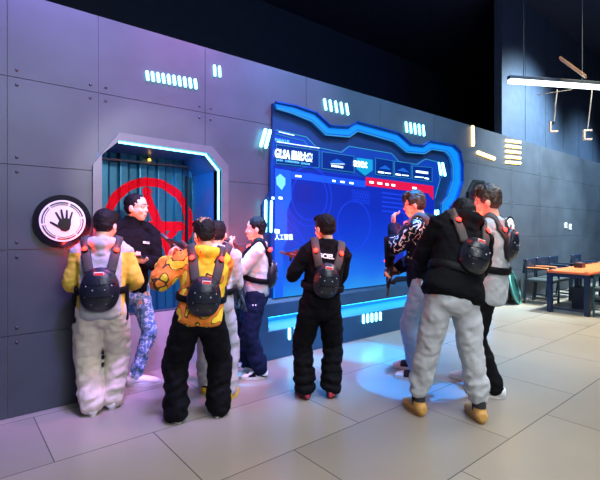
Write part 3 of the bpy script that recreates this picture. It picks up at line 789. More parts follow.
    if hs_ in ('mop',):
        for i in range(11):
            t_ = -1+i/5
            tube(bm, [hp(t_*.22, .12, .50), hp(t_*.29, .34-abs(t_)*.05, .42), hp(t_*.30, .40-abs(t_)*.09, .22+.05*math.sin(i*2.1))], [.09*hd, .075*hd, .03*hd], HX, k=3, seg=8)
        ell(bm, (.30*hd, .02*hd, .12*hd), (.07*hd, .13*hd, .18*hd), MH); ell(bm, (-.30*hd, .02*hd, .12*hd), (.07*hd, .13*hd, .18*hd), MH)
    else:
        for i in range(0 if hs_ in ('crew', 'fade') else 7):
            t_ = -1+i/3
            tube(bm, [hp(t_*.2, .05, .45+top*.5), hp(t_*.25, .24, .40), hp(t_*.26, .315-abs(t_)*.04, .32)], [.06*hd, .05*hd, .03*hd], HX, k=3, seg=8)
        for s in (-1, 1): ell(bm, (s*.295*hd, .02*hd, .10*hd), (.045*hd, .08*hd, .15*hd), MH)
    if hs_ == 'tuft':
        for i in range(8): tube(bm, [hp(random.uniform(-.15, .15), random.uniform(-.2, .15), .45), hp(random.uniform(-.2, .2), random.uniform(-.3, .15), .53)], [.08*hd, .04*hd], HX, k=2, seg=8)
    def hpt(c):
        l = MH.inverted() @ c
        if hs_ == 'tuft': return 1 if l.z > .36*hd and l.y > -.32*hd and abs(l.x) < .24*hd and noise.noise(l*60) > -.3 else 0
        return 0
    solid('hair', bm, .006, [sp.get('hairm', M_hair), M_hairt], P, disp=.013 if hs_ == 'mop' else .009, dsize=.022, smooth=2, paint=hpt)
    if sp.get('glasses'):
        bm = NB()
        for s in (-1, 1):
            c_ = [hp(s*.145+.10*math.cos(q*PI/8), .40, .03+.075*math.sin(q*PI/8)) for q in range(17)]
            tube(bm, c_, [.011*hd]*17, HX, k=1, seg=6); tube(bm, [hp(s*.24, .39, .05), hp(s*.34, .2, .04), hp(s*.36, -.02, .03)], [.011*hd]*3, HX, k=2, seg=6)
        tube(bm, [hp(-.05, .41, .04), hp(.05, .41, .04)], [.011*hd]*2, HX, k=1, seg=6)
        obj('glasses', bm, mat('glasses frame', (20, 20, 24), .3), P, True)
    # --- trousers
    pa = sp['pants']; bm = NB(); sk = pa.get('stack', .006); th, kr, ar = [q_*.80 for q_ in pa.get('r', (.068, .056, .046))]
    tube(bm, [pel-U*.055*H, pel-U*.01*H, pel+U*.05*H, pel+U*.075*H], [(.084*r, .066*r), (.092*r, .070*r), (.086*r, .064*r), (.084*r, .060*r)], S, sq=2.4)
    for key in 'LR':
        hip, kn, an, fd = legs[key]; s = -1 if key == 'L' else 1; hm = pa.get('hem', .035)*H
        sd = fd.cross(Z)
        A0 = V((an.x, an.y, max(hm, an.z-.012*H)))
        tube(bm, [hip+Z*.02*H, hip.lerp(kn, .35), hip.lerp(kn, .75), kn, kn.lerp(A0, .4), kn.lerp(A0, .78), A0],
             [(th*r*.9, th*r*1.05), (th*r*.98, th*r*1.0), ((th*.45+kr*.55)*r,)*2, (kr*r, kr*r*1.02), ((kr*.55+ar*.45)*r,)*2, (ar*r*1.05, ar*r*1.05), (ar*r*pa.get('cuff', .9),)*2], sd, k=9, seg=26,
             wr=sk*H/1.5, wf=pa.get('wf', 26), wprof=lambda t: .35+1.0*smooth01(.35, .9, t)*(1-smooth01(.97, 1, t)), seed=sp['seed']+s)
        if pa.get('rings'):
            n = pa['rings']
            for i in range(n):
                q = .18+.80*i/(n-1); c_ = kn.lerp(A0, q); off = V((random.uniform(-.3, .3), random.uniform(-.3, .3), 1)).normalized()
                tube(bm, [c_-off*.010*H, c_+off*.010*H], [(ar*1.2*r, ar*1.2*r)]*2, sd, k=2, seg=20, cap=.25)
    solid('trousers', bm, .0085, pa['m'], P, disp=.022, dsize=.08, smooth=3, paint=pa.get('paint'), disp2=.005, dsize2=.035)
    # --- shoes
    so_ = sp['shoes']
    for key in 'LR':
        hip, kn, an, fd = legs[key]; sd = fd.cross(Z); f0 = V((an.x, an.y, max(0, an.z-.048*H))); q = H
        bm = NB()
        tube(bm, [f0-fd*.032*q+Z*.03*q, f0+fd*.03*q+Z*.028*q, f0+fd*.085*q+Z*.02*q, f0+fd*.112*q+Z*.016*q], [(.025*q, .026*q), (.027*q, .024*q), (.028*q, .018*q), (.020*q, .012*q)], sd, k=5, seg=16)
        hi = so_.get('high', .055)
        tube(bm, [f0+Z*.03*q-fd*.005*q, f0+Z*hi*q-fd*.004*q], [(.027*q, .033*q), (.025*q, .031*q)], sd, k=3, seg=16)
        up_ = solid('shoe', bm, .006, so_['m'] if isinstance(so_['m'], list) else [so_['m']], P, smooth=2, paint=so_.get('paint') and (lambda c, f0=f0, fd=fd: so_['paint'](c-f0, fd)))
        bm = NB(); n = 20; pl_ = []
        for i in range(n):
            t_ = 2*PI*i/n; l = math.sin(t_); w_ = math.cos(t_)
            pl_.append(f0+fd*(.042+.083*l)*q+sd*w_*(.029+.004*l)*q)
        hprism(bm, [(p.x, p.y) for p in pl_], .001+f0.z, (.018*q if so_.get('thick') else .013*q)+f0.z)
        obj('sole', bm, so_['sole'], up_)
        bm = NB()
        for i in range(4):
            c_ = f0+fd*(.035+.013*i)*q+Z*(.052-.006*i)*q
            tube(bm, [c_-sd*.015*q-Z*.004*q, c_, c_+sd*.015*q-Z*.004*q], [.0022*q]*3, fd, k=2, seg=6)
        if so_.get('sock'):
            b2 = NB(); tube(b2, [an-Z*.01*H, an+Z*.06*H], [.026*H, .030*H], sd, k=3, seg=14); obj('sock', b2, M_web, P, True)
        obj('lace', bm, so_.get('lace', M_labelw), up_, True)
    # --- top
    tp = sp['top']; bm = NB(); lo = tp.get('loose', 1.0); hemz = tp.get('hem', -.02)
    hw = tp.get('hemw', .090)
    tube(bm, [pel+U*hemz*H, pel+U*(hemz+.03)*H, pel+U*.10*H, pel+U*.18*H, pel+U*.255*H, neck-U*.008*H],
         [(hw*r, .068*r), (hw*1.07*r*lo, .077*r*lo), (.093*r*lo, .075*r*lo), (.094*r*lo, .074*r*lo), (.098*r*lo, .066*r*lo), (.055*r, .045*r)], S, k=9, seg=30, sq=2.5,
         wr=.006*tp.get('wr', 1), wf=16, seed=sp['seed']+3, cap=.12)
    tube(bm, [shL-U*.006*H, neck-S*.05*H+U*.004*H, neck+S*.05*H+U*.004*H, shR-U*.006*H], [.038*r, .036*r, .036*r, .038*r], U)
    sr = [q_*.86 for q_ in tp.get('sr', (.050, .044, .036))]
    for key in 'LR':
        so, el, wr = arms[key]; e = wr.lerp(el, tp.get('pull'+key, .02)); s = -1 if key == 'L' else 1
        ax = U if abs((el-so).normalized().dot(U)) < .7 else S
        tube(bm, [so, so.lerp(el, .45), el, el.lerp(e, .45), el.lerp(e, .88), e], [sr[0]*r, sr[0]*.97*r, sr[1]*r, sr[1]*.98*r, sr[2]*1.08*r, sr[2]*.72*r], ax, k=8, seg=22,
             wr=.012*tp.get('wr', 1), wf=22, seed=sp['seed']+5+s, wprof=lambda t: .3+smooth01(.25, .5, t), cap=.2)
    if tp.get('hood'):
        tube(bm, [neck+S*.05*H+Fw*.035*H-U*.0*H, neck+S*.062*H-Fw*.015*H+U*.016*H, neck-Fw*.058*H+U*.012*H, neck-S*.062*H-Fw*.015*H+U*.016*H, neck-S*.05*H+Fw*.035*H], [.020*H, .026*H, .034*H, .026*H, .020*H], U, k=6)
        tube(bm, [neck-Fw*.05*H+U*.01*H, neck-Fw*.068*H-U*.045*H], [(.055*H, .022*H), (.030*H, .016*H)], S, k=5)
    elif tp.get('collar'):
        tube(bm, [neck-U*.012*H, neck+U*.022*H, neck+U*tp['collar']*H], [(.056*H, .052*H), (.047*H, .047*H), (.043*H, .043*H)], S, k=4, cap=.1)
    else:
        tube(bm, [neck-U*.01*H, neck+U*.012*H], [(.052*H, .048*H), (.043*H, .043*H)], S, k=4, cap=.1)
    ppaint = tp.get('paint')
    fr = dict(P=P, M=Mi, H=H, r=r, pel=pel, neck=neck, U=U, S=S, F=Fw, arms=arms, legs=legs, hd=hd, hc=hc, MH=MH, shL=shL, shR=shR)
    shirt = solid(tp.get('name', 'hoodie'), bm, .0085, tp['m'], P, disp=.018, dsize=.07, smooth=3, paint=(lambda c: ppaint(c, fr)) if ppaint else None, disp2=.004, dsize2=.03)
    me = shirt.data
    bv = BVHTree.FromPolygons([v.co.copy() for v in me.vertices], [tuple(p.vertices) for p in me.polygons])
    fr['bvh'] = bv; fr['shirt'] = shirt
    def TF(s, f, u): return neck+S*s*H+Fw*f*H+U*u*H            # torso frame, origin at the neck base
    fr['TF'] = TF
    def snap(p, off=.0):
        l, n, i, d_ = bv.find_nearest(p); return l+n*off, n
    def shoot(s, u, back=True, off=.0):
        o = TF(s, -.4 if back else .4, u); dr = (Fw if back else -Fw)
        l, n, i, d_ = bv.ray_cast(o, dr)
        if l is None: return TF(s, -.08 if back else .08, u), -dr
        return l+n*off, n
    fr['snap'] = snap; fr['shoot'] = shoot
    return fr

def ribbon(bm, pts, nrm, w, th):
    """flat strap through pts with surface normals"""
    n = len(pts); rows_ = []
    for i in range(n):
        t = (pts[min(i+1, n-1)]-pts[max(i-1, 0)]).normalized(); s = t.cross(nrm[i]).normalized(); m = s.cross(t)
        m = m if m.dot(nrm[i]) > 0 else -m
        rows_.append([bm.verts.new(pts[i]+s*w/2*a+m*b) for a, b in ((-1, -th*.5), (1, -th*.5), (1, th*.5), (.8, th), (-.8, th), (-1, th*.5))])
    for a, b in zip(rows_, rows_[1:]):
        for j in range(6): bm.faces.new((a[j], a[(j+1) % 6], b[(j+1) % 6], b[j]))
    bm.faces.new(rows_[0]); bm.faces.new(rows_[-1])

def vest(fr, size=1., flaps=False, red=12., front=True, strapm=None, wk=1., dk=1., top=-.09, side_off=0.):
    P, H, U, S, Fw, neck, TF, shoot, snap = (fr[k] for k in ('P', 'H', 'U', 'S', 'F', 'neck', 'TF', 'shoot', 'snap'))
    k = size
    # shell frame
    w, h = .122*k/H*wk, .146*k/H; cu = top-h+.0
    pts = [shoot(side_off+sx, cu+dz, True)[0] for sx in (-.04, .04) for dz in (-.06, 0, .06)]
    c0 = sum(pts, V())/6; outb = -Fw
    # widest back point so the shell sits outside the cloth
    mx = max((p-neck).dot(outb) for p in pts)
    base = TF(side_off, 0, cu)+outb*(mx+.004)
    def sh(a, rr, d): # outline, superellipse a little narrower at the top
        ca, sa = math.cos(a), math.sin(a); x = math.copysign(abs(ca)**.78, ca); z = math.copysign(abs(sa)**.78, sa)
        x *= (1-.16*max(0, z)-.02*max(0, -z))
        return base+S*x*w*H*rr+U*z*h*H*rr+outb*d*dk*H
    bm = NB(); n = 40
    prof_ = [(0.0, -.03), (.90, -.03), (1.0, -.012), (1.0, .014), (.95, .026), (.86, .030), (.84, .036), (.72, .048), (.5, .058), (.25, .062), (0.02, .063)]
    loops = []
    for rr, dd in prof_[1:]:
        loops.append([bm.verts.new(sh(2*PI*j/n, rr, dd)) for j in range(n)])
    bm.faces.new(loops[0][::-1]); bm.faces.new(loops[-1])
    for a, b in zip(loops, loops[1:]):
        for j in range(n): bm.faces.new((a[j], a[(j+1) % n], b[(j+1) % n], b[j]))
    V_ = obj('vest', bm, M_shell, P, True)
    # raised seams of the shell
    bm = NB()
    for z0 in (.30, -.22):
        pp = []
        for i in range(9):
            x = -.8+1.6*i/8; rr = min(.96, math.hypot(x, z0)); d = .064-.036*rr**2.2+.001
            pp.append(base+S*x*w*H+U*(z0-.08*(1-x*x))*h*H+outb*d*dk*H)
        tube(bm, pp, [.0035*H/1.5]*9, S, k=1, seg=6)
    obj('shell_seam', bm, M_web, V_, True)
    for (x, z) in ((-.62, .18), (.62, .18), (-.66, -.28), (.66, -.28), (-.3, -.0), (.3, -.0), (-.36, -.62), (.36, -.62)):
        rr = math.hypot(x, z); p = base+S*x*w*H+U*z*h*H+outb*(.064-.036*rr**2.2)*dk*H
        bm = NB(); ell(bm, p, (.0062,)*3, seg=8, ring=6); obj('rivet', bm, M_rv, V_, True)
    # label plate
    def plate(nm, x, z, ww, hh, d, m):
        bm = NB(); Q = base+S*x*w*H+U*z*h*H+outb*d*dk*H
        mt = Matrix(((S.x, outb.x, U.x, Q.x), (S.y, outb.y, U.y, Q.y), (S.z, outb.z, U.z, Q.z), (0, 0, 0, 1)))
        box(bm, (0, 0, 0), (ww, .006, hh), mt, .002); obj(nm, bm, m, V_)
    plate('label_plate', 0, .70, .062*k, .030*k, .047, M_labelw); plate('label_print', 0, .70, .054*k, .018*k, .0495, M_labelr)
    # straps over the shoulders
    tp_w = .066
    for s in (-1, 1):
        path = [(s*.046+side_off, -.085, top-.03), (s*.062+side_off*.6, -.08, -.06), (s*.074, -.05, .0), (s*.076, 0, .05), (s*.074, .05, .0), (s*.068, .09, -.06), (s*.066, .10, -.12)]
        P_, N_ = [], []
        cp = catmull([V(p) for p in path], 4)
        for p in cp:
            q = TF(*p); l, nn = snap(q); P_.append(l+nn*.006); N_.append(nn)
        # smooth
        for _ in range(3): P_ = [P_[0]]+[(P_[i-1]+P_[i]*2+P_[i+1])/4 for i in range(1, len(P_)-1)]+[P_[-1]]
        P_ = [p+n_*.004 for p, n_ in zip(P_, N_)]
        bm = NB(); ribbon(bm, P_, N_, tp_w, .014); obj('shoulder_strap', bm, strapm or M_strap, V_, True)
        # lamp on the strap, on the rear top of the shoulder and one on the chest
        for idx, nm in ((6, 'rear'), (17, 'front')):
            q, nn = P_[idx], N_[idx]
            bm = NB(); cyl(bm, q, q+nn*.026, .023, .019); ho = obj('lamp_mount', bm, M_web, V_, True)
            bm = NB(); ell(bm, q+nn*.026, (.019,)*3, seg=12, ring=8); lo_ = obj('strap_lamp', bm, M_red, V_, True)
            ld = bpy.data.lights.new('red strap lamp', 'POINT'); ld.color = (1, .06, .03); ld.energy = red*(.34 if nm == 'front' else .05); ld.shadow_soft_size = .02
            lo2 = bpy.data.objects.new('strap_lamp_light', ld); COL.objects.link(lo2); lo2.parent = P; lo2.location = q+nn*.055
    # front plate and waist belt
    if front:
        p = [shoot(x, z, False)[0] for x in (-.04, .04) for z in (-.2, -.14, -.1)]; mx = max((q-neck).dot(Fw) for q in p); c = TF(0, 0, -.155)+Fw*(mx+.003)
        bm = NB()
        mt = Matrix(((S.x, Fw.x, U.x, c.x), (S.y, Fw.y, U.y, c.y), (S.z, Fw.z, U.z, c.z), (0, 0, 0, 1)))
        box(bm, (0, 0, 0), (.165*H, .035, .17*H), mt, .02); fp = obj('front_plate', bm, M_web, V_, True)
        bm = NB(); ell(bm, mt @ V((-.05*H, .02, -.05*H)), (.014,)*3, seg=10, ring=6); obj('chest_lamp', bm, M_red, V_, True)
    bm = NB(); P_, N_ = [], []
    for i in range(33):
        a = 2*PI*i/32; q = TF(.30*math.sin(a), -.25*math.cos(a), -.215-.012*math.cos(a)); ax = TF(0, 0, -.215-.012*math.cos(a))
        dr = (ax-q).normalized(); o_ = ax-dr*.10*H*1.15
        # ignore sleeves: intersect with an ellipse of the torso
        rx, ry = .107*fr['r']*1.03, .086*fr['r']*1.03
        aa = math.atan2(math.sin(a)/1, math.cos(a))
        P_.append(ax+S*rx*math.sin(aa)-Fw*ry*math.cos(aa)); N_.append((S*math.sin(aa)/rx-Fw*math.cos(aa)/ry).normalized())
    ribbon(bm, P_, N_, .05*H/1.5, .010); obj('waist_belt', bm, M_web, V_, True)
    if flaps:
        for s in (-1, 1):
            c = TF(s*.104*fr['r']/H, .01, -.30); bm = NB()
            mt = Matrix(((S.x, Fw.x, U.x, c.x), (S.y, Fw.y, U.y, c.y), (S.z, Fw.z, U.z, c.z), (0, 0, 0, 1)))
            box(bm, (s*.008, 0, 0), (.022, .12, .22*H/1.5), mt, .008); obj('side_flap', bm, M_web, V_)
    return V_

def gun(label, M, s=1., m1=(26, 28, 36), lit=None):
    """laser tag gun, muzzle along +Y, grip at the origin"""
    t = bpy.data.objects.new('toy_gun', None); COL.objects.link(t); t.empty_display_size = .1; tag(t, label, 'toy gun')
    t.matrix_world = M
    mb = mat('gun dark plastic', m1, .35); mg = mat('gun grey plastic', (70, 74, 84), .35)
    def sd(pts, x): 
        bm = NB(); a = [bm.verts.new((-x, p[0]*s, p[1]*s)) for p in pts]; b = [bm.verts.new((x, p[0]*s, p[1]*s)) for p in pts]
        bm.faces.new(a); bm.faces.new(b[::-1]); n = len(pts)
        for i in range(n): bm.faces.new((a[i], b[i], b[(i+1) % n], a[(i+1) % n]))
        bmesh.ops.bevel(bm, geom=list(bm.edges), offset=.004, segments=2, affect='EDGES'); return bm
    obj('gun_body', sd([(-.16, .02), (-.15, .085), (-.05, .105), (.10, .10), (.24, .075), (.26, .035), (.12, .02), (.0, .015)], .026*s), mb, t)
    bm = NB(); cyl(bm, (0, .24*s, .055*s), (0, .36*s, .055*s), .018*s, .024*s); obj('barrel', bm, mg, t, True)
    obj('grip', sd([(-.02, .03), (.03, .03), (.015, -.09), (-.035, -.085)], .017*s), mb, t)
    obj('fore_grip', sd([(.13, .03), (.17, .03), (.165, -.05), (.135, -.05)], .015*s), mb, t)
    obj('stock', sd([(-.14, .07), (-.14, .035), (-.25, .0), (-.25, .08)], .018*s), mb, t)
    bm = NB(); box(bm, (0, .02*s, .125*s), (.03*s, .11*s, .035*s), None, .006); obj('sight', bm, mg, t)
    bm = NB()
    for x in (-1, 1): box(bm, (x*.027*s, .06*s, .065*s), (.004*s, .16*s, .010*s))
    obj('light_line', bm, lit or mat('gun pale stripe', (150, 170, 190), .4), t)
    return t
def align(fr, p, fwd, up=V((0, 0, 1))):
    y = V(fwd).normalized(); x = y.cross(V(up)).normalized(); z = x.cross(y)
    m = Matrix(((x.x, y.x, z.x, p[0]), (x.y, y.y, z.y, p[1]), (x.z, y.z, z.z, p[2]), (0, 0, 0, 1)))
    return fr['M'] @ m
M_grey = mat('heather grey hoodie', (176, 178, 186), .85, spec=.12, bump=.15, bscale=160, var=.05)
M_yel = mat('yellow sleeve', (232, 200, 84), .8, spec=.12, bump=.12, bscale=160)
M_sweat = mat('cream sweatpants', (206, 200, 188), .85, spec=.12, bump=.15, bscale=160, var=.04)
M_blackc = mat('black cloth', (11, 13, 19), .85, spec=.12, bump=.2, bscale=140)
M_blackp = mat('black trousers', (12, 13, 18), .8, spec=.12, bump=.2, bscale=140)
M_navy = mat('navy trousers', (16, 26, 54), .8, spec=.12, bump=.2, bscale=140)
M_navyj = mat('navy jacket', (12, 17, 34), .7, spec=.12, bump=.2, bscale=140)
M_wc = mat('white sneaker', (226, 230, 236), .5)
M_ws = mat('white sole', (224, 226, 228), .5)
camo = ramp_mat('yellow orange camouflage', [(0, (236, 196, 40)), (.44, (238, 204, 52)), (.47, (70, 46, 20)), (.49, (238, 132, 44)), (.60, (240, 150, 56)), (.625, (70, 46, 20)), (.64, (250, 214, 60))], 7.5, .8, 'CONSTANT', .6)
jcamo = ramp_mat('blue white patterned denim', [(0, (84, 126, 170)), (.46, (120, 158, 196)), (.53, (196, 214, 230)), (.6, (104, 144, 186))], 26, .8, 'CONSTANT', 1.5)
jeans = mat('light blue jeans', (128, 160, 190), .8, spec=.12, bump=.2, bscale=120, var=.14, vscale=4)
M_lgp = mat('pale grey sweatpants', (184, 190, 198), .85, spec=.12, bump=.15, bscale=150, var=.04)
M_lgp2 = mat('light grey trousers', (170, 176, 184), .85, spec=.12, bump=.15, bscale=150, var=.04)

# 1 boy at left, grey hoodie with yellow sleeves
def p1(c, f):
    A = f['arms']
    for k_ in 'LR':
        so, el, wr = A[k_]; s = -1 if k_ == 'L' else 1
        if (c-so).dot(f['S'])*s > -.01*f['H'] or (min((c-el).length, (c-wr).length) < .10): 
            if (c-f['neck']).dot(f['U']) < -.035*f['H']: return 1
    return 0
f1 = person(dict(H=1.54, foot=(102, 411), label='boy in grey hoodie with yellow sleeves and cream sweatpants, wearing a black vest pack', face=6, seed=1, kid=1.12, w=1.08, hyaw=22, hpitch=12, lean=3,
    handL=(-.07, .17, .60), handR=(.09, .17, .60), elbL=(-.7, -.5, -.9), elbR=(.7, -.5, -.9), feet=((-.042, -.02, -14), (.045, .035, 6)), hair='short',
    top=dict(m=[M_grey, M_yel], hood=True, paint=p1, hem=-.05, loose=1.08, sr=(.046, .045, .038), name='hoodie'),
    pants=dict(m=M_sweat, r=(.084, .074, .062), stack=.012, hem=.02, cuff=1.0),
    shoes=dict(m=M_wc, sole=M_ws)))
vest(f1, 1.12, flaps=True, top=-.105)
# 2 man in the doorway
def pm(c, f): return 0
f2 = person(dict(H=1.72, foot=(133, 380), pos=V((1.235, 3.97, 0)), pelx=-.015, tilt=-4, label='short-haired man in black jacket and patterned blue jeans, holding a phone in the doorway', face=168, px=134, seed=2, kid=1.04, w=1.0, hyaw=-48, hpitch=2, lean=1,
    handL=(-.05, .17, .655), handR=(.10, .16, .62), palmL=(0, -.3, 1), hdirL=(.6, .8, .15), curlL=35, feet=((-.045, .03, -72), (.07, -.02, 20)), hair='crew',
    top=dict(m=M_blackc, collar=.055, name='jacket', hem=-.03), pants=dict(m=jcamo, r=(.060, .048, .040), stack=.008, hem=.045),
    shoes=dict(m=M_wc, sole=M_ws, thick=1, high=.06)))
p_, n_ = f2['shoot'](-.048, -.075, False, .004)
for i, (dx, dz, w_, h_) in enumerate(((0, 0, .022, .02), (-.03, -.008, .034, .007), (-.03, .004, .03, .005))):
    bm = NB(); q = p_+f2['S']*dx+f2['U']*dz
    mt = Matrix(((f2['S'].x, n_.x, f2['U'].x, q.x), (f2['S'].y, n_.y, f2['U'].y, q.y), (f2['S'].z, n_.z, f2['U'].z, q.z), (0, 0, 0, 1)))
    box(bm, (0, 0, 0), (w_, .004, h_), mt); obj('chest_emblem', bm, M_labelw, f2['shirt'])
t = thing('phone', 'dark phone held in the hand of the man in the doorway', 'phone')
so, el, wr = f2['arms']['L']
t.matrix_world = align(f2, wr+V((.05, .085, .03)), (.5, .8, .35))
bm = NB(); box(bm, (0, 0, 0), (.075, .155, .009), None, .004); obj('case', bm, mat('phone case', (40, 40, 50), .3), t)
bm = NB(); box(bm, (0, 0, .0052), (.068, .145, .002)); obj('phone_screen', bm, mat('phone screen', (20, 20, 30), .1, emit=(150, 160, 200), es=.6), t)
# 3 boy in yellow camouflage hoodie
f3 = person(dict(H=1.467, foot=(198, 418), tilt=6, hroll=0, pelx=.008, label='boy in yellow and orange camouflage hoodie and wide black trousers, lightened hair tuft', face=-6, seed=3, kid=1.12, w=1.10, hyaw=-20, hpitch=8, lean=3,
    handL=(-.135, .085, .80), handR=(.0, .19, .73), elbL=(-1, .1, -.8), elbR=(1, -.3, -.9), hdirL=(.2, .5, .8), curlL=45, curlR=50, palmL=(1, .2, 0), feet=((-.105, .0, -22), (.105, .0, 22)), hair='tuft',
    top=dict(m=camo, hood=True, hem=-.045, loose=1.10, sr=(.054, .054, .046), wr=1.3), pants=dict(m=M_blackp, r=(.084, .076, .066), stack=.016, hem=.02, cuff=1.05),
    shoes=dict(m=M_blackp, sole=M_ws)))
vest(f3, .98, top=-.105)
H = 1.467
gun('dark toy gun raised by the boy in the yellow camouflage hoodie', align(f3, V((-.07, .15, .815))*H, (-.62, .62, .48)), .72)
# 4 boy behind him
f4 = person(dict(H=1.46, foot=(215.5, 396), label='boy in grey hoodie and pale trousers, half hidden behind the camouflage hoodie', face=12, seed=4, kid=1.10, w=1.02, hyaw=-5, hpitch=8,
    handL=(-.10, .18, .62), handR=(.03, .17, .60), elbR=(.6, -.5, -1), feet=((-.075, .06, -15), (.085, -.03, 10)), hair='short',
    top=dict(m=M_grey, hood=True, hem=-.03, loose=1.04), pants=dict(m=M_lgp2, r=(.064, .056, .052), stack=.010, hem=.04),
    shoes=dict(m=[mat('yellow shoe', (226, 190, 40), .5), M_blackp], sole=mat('yellow sole', (222, 196, 60), .5), lace=M_blackp, paint=lambda c, fd: 1 if c.z > .06 else 0)))
vest(f4, .95)
gun('dark toy gun hanging low at the side of the grey-hooded boy behind the camouflage hoodie', align(f4, V((.125, .06, .545))*1.46, (.15, .75, -.75)), .62)
# 5 boy in profile
f5 = person(dict(H=1.505, foot=(257, 373), label='boy in pale long-sleeved shirt and navy trousers, side on, hands raised', face=-86, seed=5, kid=1.10, w=1.0, hyaw=-5, hpitch=2, lean=-3,
    handL=(-.06, .15, .80), handR=(.03, .17, .80), elbL=(-.2, .1, -1), elbR=(.4, 0, -1), hdirL=(.1, .3, .9), hdirR=(-.1, .4, .9), curlL=55, curlR=55, palmL=(.3, -1, .2), palmR=(-.3, -1, .2), feet=((-.10, -.03, -6), (.07, .06, 4)), hair='fade',
    top=dict(m=mat('pale blue grey shirt', (196, 204, 216), .8, spec=.12, bump=.15, bscale=150), hem=-.01, loose=1.05, collar=.02, name='shirt', pullL=.12, pullR=.1), pants=dict(m=M_navy, r=(.078, .070, .062), stack=.010, hem=.045),
    shoes=dict(m=[M_wc, M_blackp], sole=M_ws, thick=1, lace=M_blackp, paint=lambda c, fd: 1 if (noise.noise(c*30) > .12 and c.z < .07) else 0)))
vest(f5, .95, dk=.7, red=13, strapm=M_web)
gun('black toy gun held up in front of the boy in the pale shirt', align(f5, V((-.01, .19, .815))*1.505, (-.1, .9, .35)), .62)
so, el, wr = f5['arms']['L']
bm = NB(); d_ = (wr-el).normalized(); cyl(bm, wr-d_*.018, wr+d_*.006, .030); box(bm, wr+V((-.03, 0, 0)), (.014, .034, .034), None, .004); obj('watch', bm, M_web, f5['P'])
bm = NB(); q = V((-.068, .02, .455))*1.505
lg = f5['legs']['L']
for k_ in range(3):
    e_ = obj('trouser_emblem', (lambda b: (ell(b, lg[0].lerp(lg[1], .22)+V((-.088, .012*(k_-1), .006*abs(k_-1))), (.004, .008, .010)), b)[1])(NB()), M_labelw, f5['P'])
# 6 centre boy in black
f6 = person(dict(H=1.516, foot=(318, 397), tilt=7, pelx=.014, label='boy in black tracksuit with white lettering on his back, before the screen', face=-10, seed=6, kid=1.10, w=1.04, hyaw=-28, hpitch=6, lean=2,
    handL=(-.08, .16, .71), handR=(.03, .17, .69), elbL=(-.7, -.3, -1), elbR=(.8, -.4, -1), curlL=50, curlR=50, feet=((-.072, .0, -14), (.072, .0, 14)), hair='short',
    top=dict(m=M_blackc, collar=.045, name='jacket', hem=-.02, loose=1.04), pants=dict(m=M_blackp, r=(.078, .070, .060), stack=.018, hem=.055, rings=5, cuff=.85),
    shoes=dict(m=[mat('dark trainer', (34, 38, 54), .5), mat('pink heel tab', (222, 60, 90), .5)], sole=mat('maroon sole', (110, 44, 58), .5), lace=mat('pink lace', (222, 60, 90), .5), paint=lambda c, fd: 1 if (c.dot(fd) < -.03 and abs(c.dot(fd.cross(V((0, 0, 1))))) < .014 or (c.z < .045 and noise.noise(c*40) > .25)) else 0)))
vest(f6, .98, wk=.88, red=13, top=-.082)
def backtext(f, s, x, u, size, m):
    q = f['TF'](x, 0, u); l, n = f['shoot'](x, u, True, .003)
    S, U = f['S'], f['U']; N = -f['F']
    t = text('back_lettering', s, (0, 0, 0), size, m, f['shirt'], rot=(0, 0, 0), ext=.001, align='LEFT', bold=.002)
    me = t.data
    base = f['TF'](x, 0, u)
    bv = f['bvh']
    for v in me.vertices:
        o = base+S*v.co.x+U*v.co.y+N*.4
        h = bv.ray_cast(o, -N)
        v.co = (h[0]+N*(.004+v.co.z)) if h[0] is not None else base+S*v.co.x+U*v.co.y+N*.12
backtext(f6, 'GISCIEL', -.080, -.050, .050, M_labelw)
gun('black toy gun pointed left by the boy in the black tracksuit', align(f6, V((-.088, .17, .745))*1.516, (-.62, .78, .10)), .62)
# 7 boy with glasses
def p7(c, f):
    so, el, wr = f['arms']['L']
    a = (c-el).length; b = abs((c-so.lerp(el, .6)).length)
    n = noise.noise(c*22+V((3, 1, 7)))
    n2 = noise.noise(c*11)
    if (c-f['neck']).dot(f['S']) < -.07*f['H']:
        if abs(n) < .10 and n2 > -.15 and c.z > el.z-.10: return 1
    return 0
f7 = person(dict(H=1.775, foot=(418, 374), pely=-.025, label='tall boy with glasses in dark jacket with white flourishes, hand at his chin', face=-80, seed=7, kid=1.0, w=.98, hyaw=-8, hpitch=10, lean=2,
    handL=(.01, .135, .815), handR=(.02, .125, .56), elbL=(-.2, .3, -1), elbR=(.4, -.3, -1), hdirL=(.15, .1, 1), curlL=60, palmL=(.4, -1, 0), curlR=55, feet=((-.09, -.02, -5), (.075, .03, 0)), hair='mop', hairm=M_hairb, glasses=1,
    top=dict(m=[M_navyj, mat('white flourish print', (214, 214, 200), .7)], collar=.04, hood=True, name='jacket', paint=p7, hem=-.05, loose=1.06, sr=(.052, .048, .040)), pants=dict(m=jeans, r=(.064, .056, .056), stack=.008, hem=.035, cuff=1.05),
    shoes=dict(m=[mat('black canvas', (28, 32, 48), .7), M_wc], sole=M_ws, lace=M_ws, high=.075, paint=lambda c, fd: 1 if c.dot(fd) > .135 else 0)))
vest(f7, .9, red=14)
gun('black toy gun hanging muzzle down in front of the boy with glasses', align(f7, V((-.01, .13, .545))*1.775, (.0, .12, -1), (0, 1, 0)), .66)
